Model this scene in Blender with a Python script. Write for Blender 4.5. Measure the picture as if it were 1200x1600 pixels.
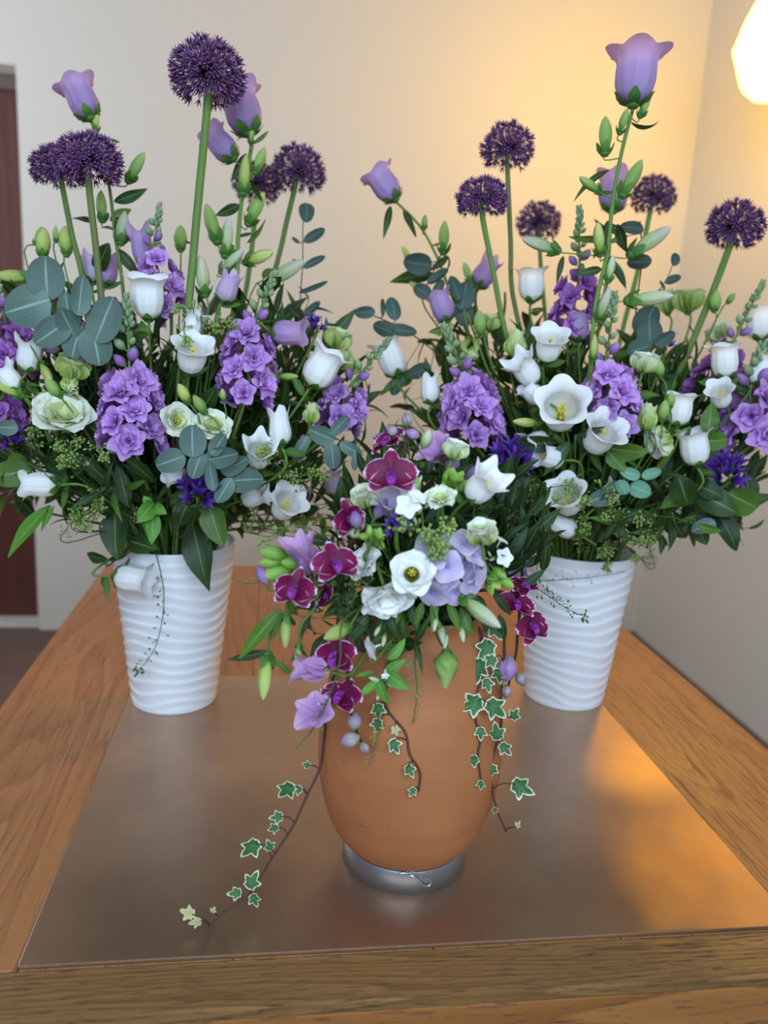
import bpy, math, random
import numpy as np
from mathutils import Vector, Matrix

for o in list(bpy.data.objects):
    bpy.data.objects.remove(o)
scene = bpy.context.scene
COL = scene.collection
random.seed(7)
PI = math.pi

# ------------------------------------------------------------------ camera
F, YAW, PITCH, ROLL, EYE = 1236.6, .14204, .21292, .05389, .55
cy_, sy_, cp_, sp_ = math.cos(YAW), math.sin(YAW), math.cos(PITCH), math.sin(PITCH)
FW = Vector((sy_ * cp_, cy_ * cp_, -sp_))
_r = Vector((cy_, -sy_, 0)); _u = _r.cross(FW)
RT = _r * math.cos(ROLL) + _u * math.sin(ROLL)
UP = _u * math.cos(ROLL) - _r * math.sin(ROLL)
CAM = Vector((0, 0, EYE))
cam = bpy.data.cameras.new('camera'); camo = bpy.data.objects.new('camera', cam); COL.objects.link(camo)
m = Matrix((RT, UP, -FW)).transposed().to_4x4(); m.translation = CAM
camo.matrix_world = m
cam.sensor_fit = 'AUTO'; cam.sensor_width = 36; cam.lens = F / 1600 * 36
cam.clip_start = .02
cam.dof.use_dof = True; cam.dof.focus_distance = .84; cam.dof.aperture_fstop = 3.6
scene.camera = camo

# ------------------------------------------------------------------ world, light, exposure
world = bpy.data.worlds.new('world'); scene.world = world; world.use_nodes = True
world.node_tree.nodes['Background'].inputs[0].default_value = (.55, .7, 1, 1)
world.node_tree.nodes['Background'].inputs[1].default_value = .6
def area(name, loc, rot, sx, sy, power, col):
    l = bpy.data.lights.new(name, 'AREA'); l.shape = 'RECTANGLE'; l.size = sx; l.size_y = sy
    l.energy = power; l.color = col
    o = bpy.data.objects.new(name, l); COL.objects.link(o); o.location = loc; o.rotation_euler = rot
    return o
# daylight through the window in the wall behind the camera
area('daylight', (-.1, -.72, 1.2), (PI / 2, 0, 0), 1.9, 1.4, 58, (.60, .80, 1.0))
# daylight through the window in the side wall, beyond the door
area('daylight', (-1.97, 2.3, 1.2), (PI / 2, 0, -PI / 2), 1.0, 1.5, 19, (.88, .94, 1.0))
LAMP_STRENGTH = 84
scene.view_settings.view_transform = 'Standard'
scene.view_settings.look = 'None'
scene.view_settings.gamma = 1
scene.view_settings.use_curve_mapping = False
scene.view_settings.exposure = 0.0
try:
    scene.cycles.use_denoising = True
    scene.cycles.max_bounces = 8
    scene.cycles.sample_clamp_indirect = 6
except Exception:
    pass

# ------------------------------------------------------------------ helpers
def ray(px, py): return FW + RT * ((px - 600) / F) + UP * ((800 - py) / F)
def at(px, py, Y):
    d = ray(px, py); return CAM + d * (Y / d.y)
def onz(px, py, z=0.0):
    d = ray(px, py); return CAM + d * ((z - EYE) / d.z)
def px_of(P):
    d = P - CAM; w = d.dot(FW); return Vector((600 + F * d.dot(RT) / w, 800 - F * d.dot(UP) / w))
def pxm(P): return (P - CAM).dot(FW) / F
def vdir(P, ang, tilt):
    a, t = math.radians(ang), math.radians(tilt)
    return ((RT * math.cos(a) + UP * math.sin(a)) * math.cos(t) - (P - CAM).normalized() * math.sin(t)).normalized()
def lin(h):
    h = h.lstrip('#'); out = []
    for i in (0, 2, 4):
        c = int(h[i:i + 2], 16) / 255
        out.append(c / 12.92 if c <= .04045 else ((c + .055) / 1.055) ** 2.4)
    return (*out, 1)

class MB:
    def __init__(s): s.v = []; s.f = []; s.uv = []
    def surf(s, fn, nu, nv, M=None, wrap=False):
        b = len(s.v); n = nv if wrap else nv + 1
        for i in range(nu + 1):
            for j in range(n):
                p = Vector(fn(i / nu, j / nv)); s.v.append(M @ p if M else p); s.uv.append((i / nu, j / nv))
        for i in range(nu):
            for j in range(nv):
                k = (j + 1) % n
                s.f.append((b + i * n + j, b + i * n + k, b + (i + 1) * n + k, b + (i + 1) * n + j))
        return s
    def tube(s, pts, r, n=6, M=None):
        pts = [Vector(p) for p in pts]; b = len(s.v); c = len(pts)
        rs = r if isinstance(r, (list, tuple)) else [r] * c
        if len(rs) == 2 and c != 2: rs = [rs[0] + (rs[1] - rs[0]) * i / (c - 1) for i in range(c)]
        a = None
        for i, p in enumerate(pts):
            t = (pts[min(i + 1, c - 1)] - pts[max(i - 1, 0)]).normalized()
            if a is None: a = t.orthogonal().normalized()
            a = (a - t * a.dot(t)); a = a.normalized() if a.length > 1e-6 else t.orthogonal().normalized()
            q = t.cross(a)
            for j in range(n):
                w = 2 * PI * j / n; x = p + (a * math.cos(w) + q * math.sin(w)) * rs[i]
                s.v.append(M @ x if M else x); s.uv.append((i / (c - 1), j / n))
        for i in range(c - 1):
            for j in range(n):
                k = (j + 1) % n
                s.f.append((b + i * n + j, b + i * n + k, b + (i + 1) * n + k, b + (i + 1) * n + j))
        s.f.append(tuple(b + j for j in reversed(range(n)))); s.f.append(tuple(b + (c - 1) * n + j for j in range(n)))
        return s
    def lathe(s, prof, n=48, M=None, fn=None):
        b = len(s.v); c = len(prof)
        for i, (r, z) in enumerate(prof):
            for j in range(n):
                w = 2 * PI * j / n; x = Vector((r * math.cos(w), r * math.sin(w), z))
                if fn: x = fn(x, i, w)
                s.v.append(M @ x if M else x); s.uv.append((i / (c - 1), j / n))
        for i in range(c - 1):
            for j in range(n):
                k = (j + 1) % n
                s.f.append((b + i * n + j, b + i * n + k, b + (i + 1) * n + k, b + (i + 1) * n + j))
        return s
    def ball(s, c, r, nu=5, nv=8, M=None):
        c = Vector(c)
        r = (r, r, r) if not isinstance(r, (tuple, list)) else r
        def f(u, v):
            a = PI * (.02 + .96 * u); w = 2 * PI * v
            return (c.x + r[0] * math.sin(a) * math.cos(w), c.y + r[1] * math.sin(a) * math.sin(w), c.z - r[2] * math.cos(a))
        return s.surf(f, nu, nv, M, True)
    def box(s, lo, hi, bev=0.0):
        b = len(s.v)
        for x in (lo[0], hi[0]):
            for y in (lo[1], hi[1]):
                for z in (lo[2], hi[2]):
                    s.v.append(Vector((x, y, z))); s.uv.append((0, 0))
        for q in ((0, 1, 3, 2), (4, 6, 7, 5), (0, 4, 5, 1), (2, 3, 7, 6), (0, 2, 6, 4), (1, 5, 7, 3)):
            s.f.append(tuple(b + i for i in q))
        return s
    def mesh(s, name, mat, smooth=True):
        me = bpy.data.meshes.new(name)
        me.from_pydata([tuple(v) for v in s.v], [], s.f)
        li = np.zeros(len(me.loops), dtype=np.int32); me.loops.foreach_get('vertex_index', li)
        uvl = me.uv_layers.new(name='UVMap')
        uvl.data.foreach_set('uv', np.array(s.uv, dtype=np.float32)[li].ravel())
        if smooth: me.polygons.foreach_set('use_smooth', [True] * len(me.polygons))
        if mat: me.materials.append(mat)
        return me

WM = {}
def link(name, me, parent=None, M=None):
    o = bpy.data.objects.new(name, me); COL.objects.link(o)
    M = M or Matrix.Identity(4)
    if parent is not None:
        o.parent = parent; o.matrix_parent_inverse = WM[parent.name].inverted()
    o.matrix_basis = M; WM[o.name] = M
    return o
def thing(name, label, cat, loc, group=None):
    o = link(name, None, None, Matrix.Translation(loc)); o.empty_display_size = .02
    o['label'] = label; o['category'] = cat
    if group: o['group'] = group
    return o
def put(name, me, mat, parent, M):
    o = link(name, me, parent, M)
    if mat is not None and (not me.materials or me.materials[0] != mat):
        o.material_slots[0].link = 'OBJECT'; o.material_slots[0].material = mat
    return o
def struct(name, mb, mat, smooth=False, parent=None):
    o = link(name, mb.mesh(name, mat, smooth), parent)
    if parent is None: o['kind'] = 'structure'
    return o
def bevel(o, w, seg=2):
    b = o.modifiers.new('bevel', 'BEVEL'); b.width = w; b.segments = seg; b.limit_method = 'ANGLE'
def frame(P, d, roll=0.0, s=1.0, up=None):
    z = d.normalized()
    if up is not None:
        y = up - z * up.dot(z); y = y.normalized() if y.length > 1e-5 else z.orthogonal().normalized()
        x = y.cross(z)
    else:
        x = z.orthogonal().normalized(); y = z.cross(x)
    c, q = math.cos(roll), math.sin(roll); x, y = x * c + y * q, y * c - x * q
    sc = s if isinstance(s, (tuple, list)) else (s, s, s)
    M = Matrix((x * sc[0], y * sc[1], z * sc[2])).transposed().to_4x4(); M.translation = P
    return M
def smooth_path(pts, n=5):
    pts = [Vector(p) for p in pts]; out = []
    for i in range(len(pts) - 1):
        p0, p1, p2, p3 = pts[max(i - 1, 0)], pts[i], pts[i + 1], pts[min(i + 2, len(pts) - 1)]
        for j in range(n):
            t = j / n
            out.append(.5 * (2 * p1 + (p2 - p0) * t + (2 * p0 - 5 * p1 + 4 * p2 - p3) * t * t + (3 * p1 - p0 - 3 * p2 + p3) * t ** 3))
    return out + [pts[-1]]

# ------------------------------------------------------------------ materials
def nodes(name):
    mt = bpy.data.materials.new(name); mt.use_nodes = True; nt = mt.node_tree
    return mt, nt, nt.nodes['Principled BSDF'], nt.nodes['Material Output']
def N(nt, t, **kw):
    n = nt.nodes.new(t)
    for k, v in kw.items():
        if k.startswith('i_'): n.inputs[k[2:].replace('_', ' ')].default_value = v
        else: setattr(n, k, v)
    return n
def ramp(nt, stops, fac):
    r = nt.nodes.new('ShaderNodeValToRGB'); e = r.color_ramp.elements
    while len(e) < len(stops): e.new(.5)
    for i, (p, c) in enumerate(stops): e[i].position = p; e[i].color = c
    nt.links.new(fac, r.inputs[0]); return r.outputs[0]
def plain(name, col, rough=.5, metal=0.0, spec=.5):
    mt, nt, b, _ = nodes(name)
    b.inputs['Base Color'].default_value = lin(col); b.inputs['Roughness'].default_value = rough
    b.inputs['Metallic'].default_value = metal; b.inputs['Specular IOR Level'].default_value = spec
    return mt
def plant(name, stops, transl=.3, rough=.5, edge=None, vary=.12, vein=None, spec=.3, noise=.12):
    """petal or leaf: colour runs along the UV's first axis; edge=(colour, width, speckle) tints the margin; vein = midrib colour"""
    mt, nt, b, out = nodes(name); L = nt.links.new
    uv = N(nt, 'ShaderNodeUVMap'); sep = N(nt, 'ShaderNodeSeparateXYZ'); L(uv.outputs[0], sep.inputs[0])
    col = ramp(nt, [(p, lin(c)) for p, c in stops], sep.outputs[0])
    tc = N(nt, 'ShaderNodeTexCoord'); nz = N(nt, 'ShaderNodeTexNoise'); nz.inputs['Scale'].default_value = 9; nz.inputs['Detail'].default_value = 3
    L(tc.outputs['Object'], nz.inputs['Vector'])
    if edge or vein:
        ab = N(nt, 'ShaderNodeMath', operation='SUBTRACT'); L(sep.outputs[1], ab.inputs[0]); ab.inputs[1].default_value = .5
        a2 = N(nt, 'ShaderNodeMath', operation='ABSOLUTE'); L(ab.outputs[0], a2.inputs[0])
    if edge:
        ec, ew, sp, radial = edge
        du = N(nt, 'ShaderNodeMapRange'); L(sep.outputs[0], du.inputs[0]); du.inputs[1].default_value = .15; du.inputs[2].default_value = .6; du.inputs[3].default_value = 1.75; du.inputs[4].default_value = 2.0
        dv = N(nt, 'ShaderNodeMath', operation='MULTIPLY'); L(a2.outputs[0], dv.inputs[0]); L(du.outputs[0], dv.inputs[1])
        mx = N(nt, 'ShaderNodeMath', operation='MAXIMUM'); L(sep.outputs[0], mx.inputs[0])
        if radial: mx.inputs[1].default_value = 0
        else: L(dv.outputs[0], mx.inputs[1])
        ad = N(nt, 'ShaderNodeMath', operation='MULTIPLY_ADD'); n2 = N(nt, 'ShaderNodeTexNoise'); n2.inputs['Scale'].default_value = 38 if not radial else 14; n2.inputs['Detail'].default_value = 2
        L(tc.outputs['Object'], n2.inputs['Vector']); L(n2.outputs[0], ad.inputs[0]); ad.inputs[1].default_value = sp; L(mx.outputs[0], ad.inputs[2])
        mr = N(nt, 'ShaderNodeMapRange'); L(ad.outputs[0], mr.inputs[0]); mr.inputs[1].default_value = 1 - ew + sp * .5; mr.inputs[2].default_value = 1 - ew * .45 + sp * .5
        mi = N(nt, 'ShaderNodeMix', data_type='RGBA'); L(mr.outputs[0], mi.inputs[0]); L(col, mi.inputs[6]); mi.inputs[7].default_value = lin(ec); col = mi.outputs[2]
    if vein:
        mr = N(nt, 'ShaderNodeMapRange'); L(a2.outputs[0], mr.inputs[0]); mr.inputs[1].default_value = .015; mr.inputs[2].default_value = .045; mr.inputs[3].default_value = .7; mr.inputs[4].default_value = 0
        mi = N(nt, 'ShaderNodeMix', data_type='RGBA'); L(mr.outputs[0], mi.inputs[0]); L(col, mi.inputs[6]); mi.inputs[7].default_value = lin(vein); col = mi.outputs[2]
    oi = N(nt, 'ShaderNodeObjectInfo'); hs = N(nt, 'ShaderNodeHueSaturation')
    ma = N(nt, 'ShaderNodeMath', operation='MULTIPLY_ADD'); L(oi.outputs['Random'], ma.inputs[0]); ma.inputs[1].default_value = 2 * vary; ma.inputs[2].default_value = 1 - vary - noise
    mb = N(nt, 'ShaderNodeMath', operation='MULTIPLY_ADD'); L(nz.outputs[0], mb.inputs[0]); mb.inputs[1].default_value = 2 * noise; L(ma.outputs[0], mb.inputs[2])
    bp = N(nt, 'ShaderNodeBump'); bp.inputs['Strength'].default_value = .35; bp.inputs['Distance'].default_value = .0025
    mv = N(nt, 'ShaderNodeMapping'); mv.inputs['Scale'].default_value = (2.5, 26, 1); L(uv.outputs[0], mv.inputs[0])
    nb = N(nt, 'ShaderNodeTexNoise'); nb.inputs['Scale'].default_value = 1; nb.inputs['Detail'].default_value = 2; L(mv.outputs[0], nb.inputs['Vector'])
    L(nb.outputs[0], bp.inputs['Height']); L(bp.outputs[0], b.inputs['Normal'])
    L(mb.outputs[0], hs.inputs['Value']); L(col, hs.inputs['Color']); col = hs.outputs[0]
    L(col, b.inputs['Base Color']); b.inputs['Roughness'].default_value = rough; b.inputs['Specular IOR Level'].default_value = spec
    if transl > 0:
        tr = N(nt, 'ShaderNodeBsdfTranslucent'); L(col, tr.inputs[0])
        mx = N(nt, 'ShaderNodeMixShader'); mx.inputs[0].default_value = transl; L(b.outputs[0], mx.inputs[1]); L(tr.outputs[0], mx.inputs[2]); L(mx.outputs[0], out.inputs[0])
    return mt

M_WHITE = plant('white_petal', [(0, '#dfe8c8'), (.25, '#f4f4f2'), (1, '#fbfbfb')], .3, .5, vary=.03, noise=.04)
M_PURPLE = plant('purple_bell', [(0, '#a88cbc'), (.5, '#b394c6'), (.85, '#bf9dca'), (1, '#cda8d0')], .35, .5, vary=.06, noise=.08)
M_MAUVE = plant('mauve_bell', [(0, '#b9b59f'), (.4, '#c0abcb'), (1, '#c9b0d8')], .3, .5, vary=.06)
M_STOCK = plant('stock_petal', [(0, '#80489c'), (.45, '#b57cd0'), (1, '#dcaeea')], .3, .45, vary=.12)
M_STOCKD = plant('stock_petal_magenta', [(0, '#7a3a90'), (.5, '#a25cb6'), (1, '#c286d4')], .3, .45, vary=.12)
M_LILAC = plant('lilac_blue_petal', [(0, '#8f74c4'), (.5, '#ab94da'), (1, '#beaae4')], .3, .5, vary=.06)
M_HYDRA = plant('hydrangea_sepal', [(0, '#b7a4d6'), (.3, '#cbbade'), (.8, '#d6c8e0'), (1, '#ecd8e0')], .3, .5, vary=.08)
M_ALLIUM = plant('allium_floret', [(0, '#3b2a3c'), (.35, '#542f58'), (.75, '#86528c'), (1, '#b184b4')], .15, .5, vary=.1, noise=.25)
M_VIOLET = plant('deep_violet_petal', [(0, '#331a60'), (.5, '#562f92'), (1, '#7a4cb4')], .25, .45, vary=.12)
M_ORCHID = plant('burgundy_orchid', [(0, '#560730'), (.6, '#740c42'), (1, '#881652')], .18, .4, edge=('#f0d3ec', .10, .2, False), vary=.1)
M_LIP = plant('orchid_lip', [(0, '#f3e3ee'), (.4, '#a03aa6'), (1, '#8a1f8e')], .2, .4)
M_FREESIA = plant('freesia_petal', [(0, '#d8c48f'), (.2, '#bb8cc0'), (.7, '#c99ccb'), (1, '#dbb4d6')], .35, .45, vary=.08, vein='#a878b4')
M_PHLOX = plant('phlox_petal', [(0, '#e3ecc8'), (.2, '#f6f6f4'), (1, '#fbfbfb')], .25, .5, vary=.03, noise=.03)
M_LISI = plant('lisianthus_cream', [(0, '#b9cb72'), (.35, '#dbe4b6'), (.8, '#f0f2e0'), (1, '#f6f5ec')], .3, .5, vary=.05, noise=.06)
M_LISG = plant('lisianthus_green', [(0, '#a0b850'), (.5, '#c3d384'), (1, '#dde4b2')], .3, .5, vary=.08)
M_LISW = plant('lisianthus_white', [(0, '#8b8a34'), (.12, '#e7eccb'), (.4, '#f6f6f1'), (1, '#faf9f5')], .3, .5, vary=.03, noise=.04)
M_STAMEN = plant('stamen', [(0, '#d6d070'), (1, '#e3c840')], .1, .6)
M_DARKEYE = plant('dark_flower_eye', [(0, '#3a3a08'), (1, '#6d6412')], 0, .6)
M_PISTIL = plant('green_pistil', [(0, '#9cbb45'), (1, '#d0d85c')], .1, .5)
M_STEM = plant('green_stem', [(0, '#5c7a35'), (1, '#6d8a42')], 0, .5, vary=.15)
M_STEMB = plant('brownish_stem', [(0, '#5d6a34'), (1, '#6e7440')], 0, .5, vary=.15)
M_STEMD = plant('dark_stem', [(0, '#3f5a2a'), (1, '#55703a')], 0, .6, vary=.15)
M_WOODY = plant('woody_stem', [(0, '#3f2a22'), (1, '#5e3a30')], 0, .5, vary=.1)
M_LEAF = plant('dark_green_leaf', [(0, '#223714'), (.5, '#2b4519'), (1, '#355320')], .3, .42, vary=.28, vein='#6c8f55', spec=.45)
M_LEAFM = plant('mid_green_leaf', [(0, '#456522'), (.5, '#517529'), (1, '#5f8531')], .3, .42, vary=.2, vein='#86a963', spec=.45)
M_LEAFB = plant('bright_green_leaf', [(0, '#568a34'), (.5, '#65a03c'), (1, '#76b04a')], .35, .4, vary=.15, vein='#9cc272', spec=.45)
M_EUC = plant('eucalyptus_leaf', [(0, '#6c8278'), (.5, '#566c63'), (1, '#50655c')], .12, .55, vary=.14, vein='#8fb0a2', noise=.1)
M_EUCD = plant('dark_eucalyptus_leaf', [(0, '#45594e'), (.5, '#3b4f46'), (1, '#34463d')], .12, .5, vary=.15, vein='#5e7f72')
M_EUCL = plant('pale_eucalyptus_leaf', [(0, '#7fae92'), (.5, '#7aa98f'), (1, '#6f9c80')], .2, .55, vary=.1, vein='#a9cdb6')
M_BUD = plant('green_bud', [(0, '#6d9440'), (.5, '#92b25a'), (1, '#b3c67c')], .2, .45, vary=.15)
M_BUDP = plant('pale_bud', [(0, '#85a24f'), (.4, '#b4c28c'), (1, '#d8d3c4')], .25, .45, vary=.1)
M_BUDY = plant('yellowish_bud', [(0, '#7f9f3c'), (.5, '#b6c468'), (1, '#cdcf86')], .25, .45, vary=.12)
M_SBUD = plant('stock_green_bud', [(0, '#6d8558'), (1, '#93a67c')], .1, .6, vary=.15)
M_PBUD = plant('purple_bud', [(0, '#7d8a5c'), (.35, '#8e669e'), (1, '#b184c4')], .2, .45, vary=.1)
M_OBUD = plant('orchid_bud', [(0, '#8f9a72'), (.5, '#a79aa0'), (1, '#8d7690')], .1, .4, vary=.12, vein='#76607c')
M_OBUDP = plant('pink_orchid_bud', [(0, '#9a8a8a'), (.5, '#b08fbc'), (1, '#a07ab4')], .15, .4, vary=.1, vein='#86609a')
M_FBUD = plant('freesia_bud', [(0, '#5f8a30'), (.6, '#86b04a'), (1, '#a3c262')], .2, .4, vary=.12)
M_FBUDP = plant('mauve_freesia_bud', [(0, '#8d9a62'), (.35, '#9a7fae'), (1, '#8a6fa8')], .2, .4, vary=.12)
M_CALYX = plant('calyx', [(0, '#3f6a2a'), (1, '#5f8a3c')], .2, .5, vary=.15)
M_SEED = plant('seed_pods', [(0, '#7d9a48'), (1, '#a8bd6c')], .2, .6, vary=.15)
M_SEEDD = plant('dark_seed_pods', [(0, '#4c6b3c'), (1, '#5c7d48')], .2, .6, vary=.15)
M_IVY = plant('variegated_ivy', [(0, '#4e7f48'), (.6, '#3c6a3a'), (1, '#4a7444')], .2, .4, edge=('#e9ecc8', .2, .22, True), vary=.12, spec=.4)
M_IVYP = plant('pale_ivy', [(0, '#b9b878'), (1, '#d6cf9a')], .2, .5, vary=.1)

# room and table materials
def wall_mat():
    mt, nt, b, _ = nodes('painted_plaster'); L = nt.links.new
    tc = N(nt, 'ShaderNodeTexCoord'); nz = N(nt, 'ShaderNodeTexNoise'); nz.inputs['Scale'].default_value = 120; nz.inputs['Detail'].default_value = 4
    L(tc.outputs['Object'], nz.inputs['Vector']); bp = N(nt, 'ShaderNodeBump'); bp.inputs['Strength'].default_value = .08; bp.inputs['Distance'].default_value = .01
    L(nz.outputs[0], bp.inputs['Height']); L(bp.outputs[0], b.inputs['Normal'])
    b.inputs['Base Color'].default_value = lin('#dbd9d3'); b.inputs['Roughness'].default_value = .9; b.inputs['Specular IOR Level'].default_value = .15
    return mt
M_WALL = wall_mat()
M_WALLD = plain('shaded_plaster', '#9a948e', .9)  # plaster of the unseen walls, darkened so they bounce less light
M_CEIL = plain('wooden_ceiling', '#8a6f58', .7)  # invented dark wood tone for the unseen ceiling, cuts ambient bounce
def oak(name, axis, c0, c1, c2, pores=.5, rough=.42, ring=1.0):
    mt, nt, b, _ = nodes(name); L = nt.links.new
    tc = N(nt, 'ShaderNodeTexCoord'); oi = N(nt, 'ShaderNodeObjectInfo')
    mp = N(nt, 'ShaderNodeMapping'); L(tc.outputs['Object'], mp.inputs[0])
    cx = N(nt, 'ShaderNodeCombineXYZ'); ml = N(nt, 'ShaderNodeMath', operation='MULTIPLY'); L(oi.outputs['Random'], ml.inputs[0]); ml.inputs[1].default_value = 7
    L(ml.outputs[0], cx.inputs[0]); L(ml.outputs[0], cx.inputs[2]); L(cx.outputs[0], mp.inputs['Location'])
    sc = (1, .1, 1) if axis == 'y' else (.1, 1, 1)
    mp.inputs['Scale'].default_value = sc
    n1 = N(nt, 'ShaderNodeTexNoise'); n1.inputs['Scale'].default_value = 7; n1.inputs['Detail'].default_value = 2; n1.inputs['Distortion'].default_value = .4; L(mp.outputs[0], n1.inputs['Vector'])
    rg = N(nt, 'ShaderNodeMath', operation='MULTIPLY'); L(n1.outputs[0], rg.inputs[0]); rg.inputs[1].default_value = 16 * ring
    fr = N(nt, 'ShaderNodeMath', operation='FRACT'); L(rg.outputs[0], fr.inputs[0])
    n2 = N(nt, 'ShaderNodeTexNoise'); n2.inputs['Scale'].default_value = 1; n2.inputs['Detail'].default_value = 5; n2.inputs['Roughness'].default_value = .65
    m2 = N(nt, 'ShaderNodeMapping'); L(tc.outputs['Object'], m2.inputs[0]); m2.inputs['Scale'].default_value = (420, 16, 200) if axis == 'y' else (34, 620, 300); L(m2.outputs[0], n2.inputs['Vector'])
    a = ramp(nt, [(0, lin(c0)), (.55, lin(c1)), (.92, lin(c2)), (1, lin(c0))], fr.outputs[0])
    po = N(nt, 'ShaderNodeMapRange'); L(n2.outputs[0], po.inputs[0]); po.inputs[1].default_value = .56; po.inputs[2].default_value = .72; po.inputs[3].default_value = 0; po.inputs[4].default_value = pores
    mi = N(nt, 'ShaderNodeMix', data_type='RGBA'); L(po.outputs[0], mi.inputs[0]); L(a, mi.inputs[6]); mi.inputs[7].default_value = lin('#5f3818')
    L(mi.outputs[2], b.inputs['Base Color']); b.inputs['Roughness'].default_value = rough
    bp = N(nt, 'ShaderNodeBump'); bp.inputs['Strength'].default_value = .8; bp.inputs['Distance'].default_value = .002; bp.invert = True
    L(po.outputs[0], bp.inputs['Height']); L(bp.outputs[0], b.inputs['Normal'])
    return mt
M_OAK = oak('oak_along', 'y', '#ad7443', '#a66c3d', '#9b6237', ring=1.4)
M_OAKF = oak('oak_front', 'x', '#a8703c', '#9c6534', '#8d592d', .7, .4, .6)
M_OAKX = oak('oak_across_worn', 'x', '#8f6a40', '#835f38', '#74522f', .9, .3, 1.8)
def sheet_mat():
    mt, nt, b, _ = nodes('bronze_sheet'); L = nt.links.new
    tc = N(nt, 'ShaderNodeTexCoord'); n1 = N(nt, 'ShaderNodeTexNoise'); n1.inputs['Scale'].default_value = 5; n1.inputs['Detail'].default_value = 6; n1.inputs['Roughness'].default_value = .6
    L(tc.outputs['Object'], n1.inputs['Vector'])
    n2 = N(nt, 'ShaderNodeTexNoise'); n2.inputs['Scale'].default_value = 900; n2.inputs['Detail'].default_value = 1; L(tc.outputs['Object'], n2.inputs['Vector'])
    c = ramp(nt, [(.3, lin('#a08069')), (.55, lin('#b08f75')), (.75, lin('#bd9c7e'))], n1.outputs[0])
    mi = N(nt, 'ShaderNodeMix', data_type='RGBA', blend_type='OVERLAY'); mi.inputs[0].default_value = .25; L(c, mi.inputs[6]); L(n2.outputs[0], mi.inputs[7])
    L(mi.outputs[2], b.inputs['Base Color']); b.inputs['Metallic'].default_value = .85; b.inputs['Coat Weight'].default_value = .25; b.inputs['Coat Roughness'].default_value = .34
    rr = N(nt, 'ShaderNodeMapRange'); L(n1.outputs[0], rr.inputs[0]); rr.inputs[3].default_value = .3; rr.inputs[4].default_value = .42; L(rr.outputs[0], b.inputs['Roughness'])
    bp = N(nt, 'ShaderNodeBump'); bp.inputs['Strength'].default_value = .12; bp.inputs['Distance'].default_value = .0006; L(n2.outputs[0], bp.inputs['Height']); L(bp.outputs[0], b.inputs['Normal'])
    return mt
M_SHEET = sheet_mat()
def terracotta():
    mt, nt, b, _ = nodes('terracotta'); L = nt.links.new
    tc = N(nt, 'ShaderNodeTexCoord'); n1 = N(nt, 'ShaderNodeTexNoise'); n1.inputs['Scale'].default_value = 9; n1.inputs['Detail'].default_value = 5; L(tc.outputs['Object'], n1.inputs['Vector'])
    mp = N(nt, 'ShaderNodeMapping'); mp.inputs['Scale'].default_value = (6, 6, 60); L(tc.outputs['Object'], mp.inputs[0])
    n2 = N(nt, 'ShaderNodeTexNoise'); n2.inputs['Scale'].default_value = 1; n2.inputs['Detail'].default_value = 3; L(mp.outputs[0], n2.inputs['Vector'])
    c = ramp(nt, [(.25, lin('#a0623a')), (.55, lin('#b06e44')), (.8, lin('#bb7b4d'))], n1.outputs[0])
    m0 = N(nt, 'ShaderNodeMix', data_type='RGBA', blend_type='OVERLAY'); m0.inputs[0].default_value = .12; L(c, m0.inputs[6]); L(n2.outputs[0], m0.inputs[7])
    L(m0.outputs[2], b.inputs['Base Color']); b.inputs['Roughness'].default_value = .62; b.inputs['Specular IOR Level'].default_value = .35
    bp = N(nt, 'ShaderNodeBump'); bp.inputs['Strength'].default_value = .12; bp.inputs['Distance'].default_value = .002; L(n2.outputs[0], bp.inputs['Height']); L(bp.outputs[0], b.inputs['Normal'])
    return mt
M_TERRA = terracotta()
M_CRACK = plain('dark_scratch', '#6d3c1e', .8)
M_CERAMIC = plain('white_ceramic', '#e9ebf0', .32)
M_INSIDE = plain('dark_soil', '#20241a', .9)
M_STEEL = plain('brushed_steel', '#9c9fa5', .4, .85)
M_WIRE = plain('bright_wire', '#c3c7cc', .22, 1)
M_PLATE = plain('lamp_metal', '#b79a5c', .4, .6)
def emis(name, col, s):
    mt, nt, b, out = nodes(name); e = N(nt, 'ShaderNodeEmission'); e.inputs[0].default_value = col; e.inputs[1].default_value = s
    nt.links.new(e.outputs[0], out.inputs[0]); return mt
M_GLOW = emis('lit_frosted_glass', (1, .53, .014, 1), LAMP_STRENGTH)
def stone():
    mt, nt, b, _ = nodes('floor_stone'); L = nt.links.new
    tc = N(nt, 'ShaderNodeTexCoord'); n1 = N(nt, 'ShaderNodeTexNoise'); n1.inputs['Scale'].default_value = 3; n1.inputs['Detail'].default_value = 6; L(tc.outputs['Object'], n1.inputs['Vector'])
    c = ramp(nt, [(.3, lin('#6d5a54')), (.7, lin('#85706a'))], n1.outputs[0]); L(c, b.inputs['Base Color']); b.inputs['Roughness'].default_value = .45
    return mt
M_STONE = stone()
def doorwood():
    mt, nt, b, _ = nodes('dark_door_wood'); L = nt.links.new
    tc = N(nt, 'ShaderNodeTexCoord'); mp = N(nt, 'ShaderNodeMapping'); mp.inputs['Scale'].default_value = (30, 30, 1.5); L(tc.outputs['Object'], mp.inputs[0])
    n1 = N(nt, 'ShaderNodeTexNoise'); n1.inputs['Scale'].default_value = 2; n1.inputs['Detail'].default_value = 5; L(mp.outputs[0], n1.inputs['Vector'])
    c = ramp(nt, [(.3, lin('#532a23')), (.7, lin('#673a30'))], n1.outputs[0]); L(c, b.inputs['Base Color']); b.inputs['Roughness'].default_value = .4
    return mt
M_DOOR = doorwood()

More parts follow.
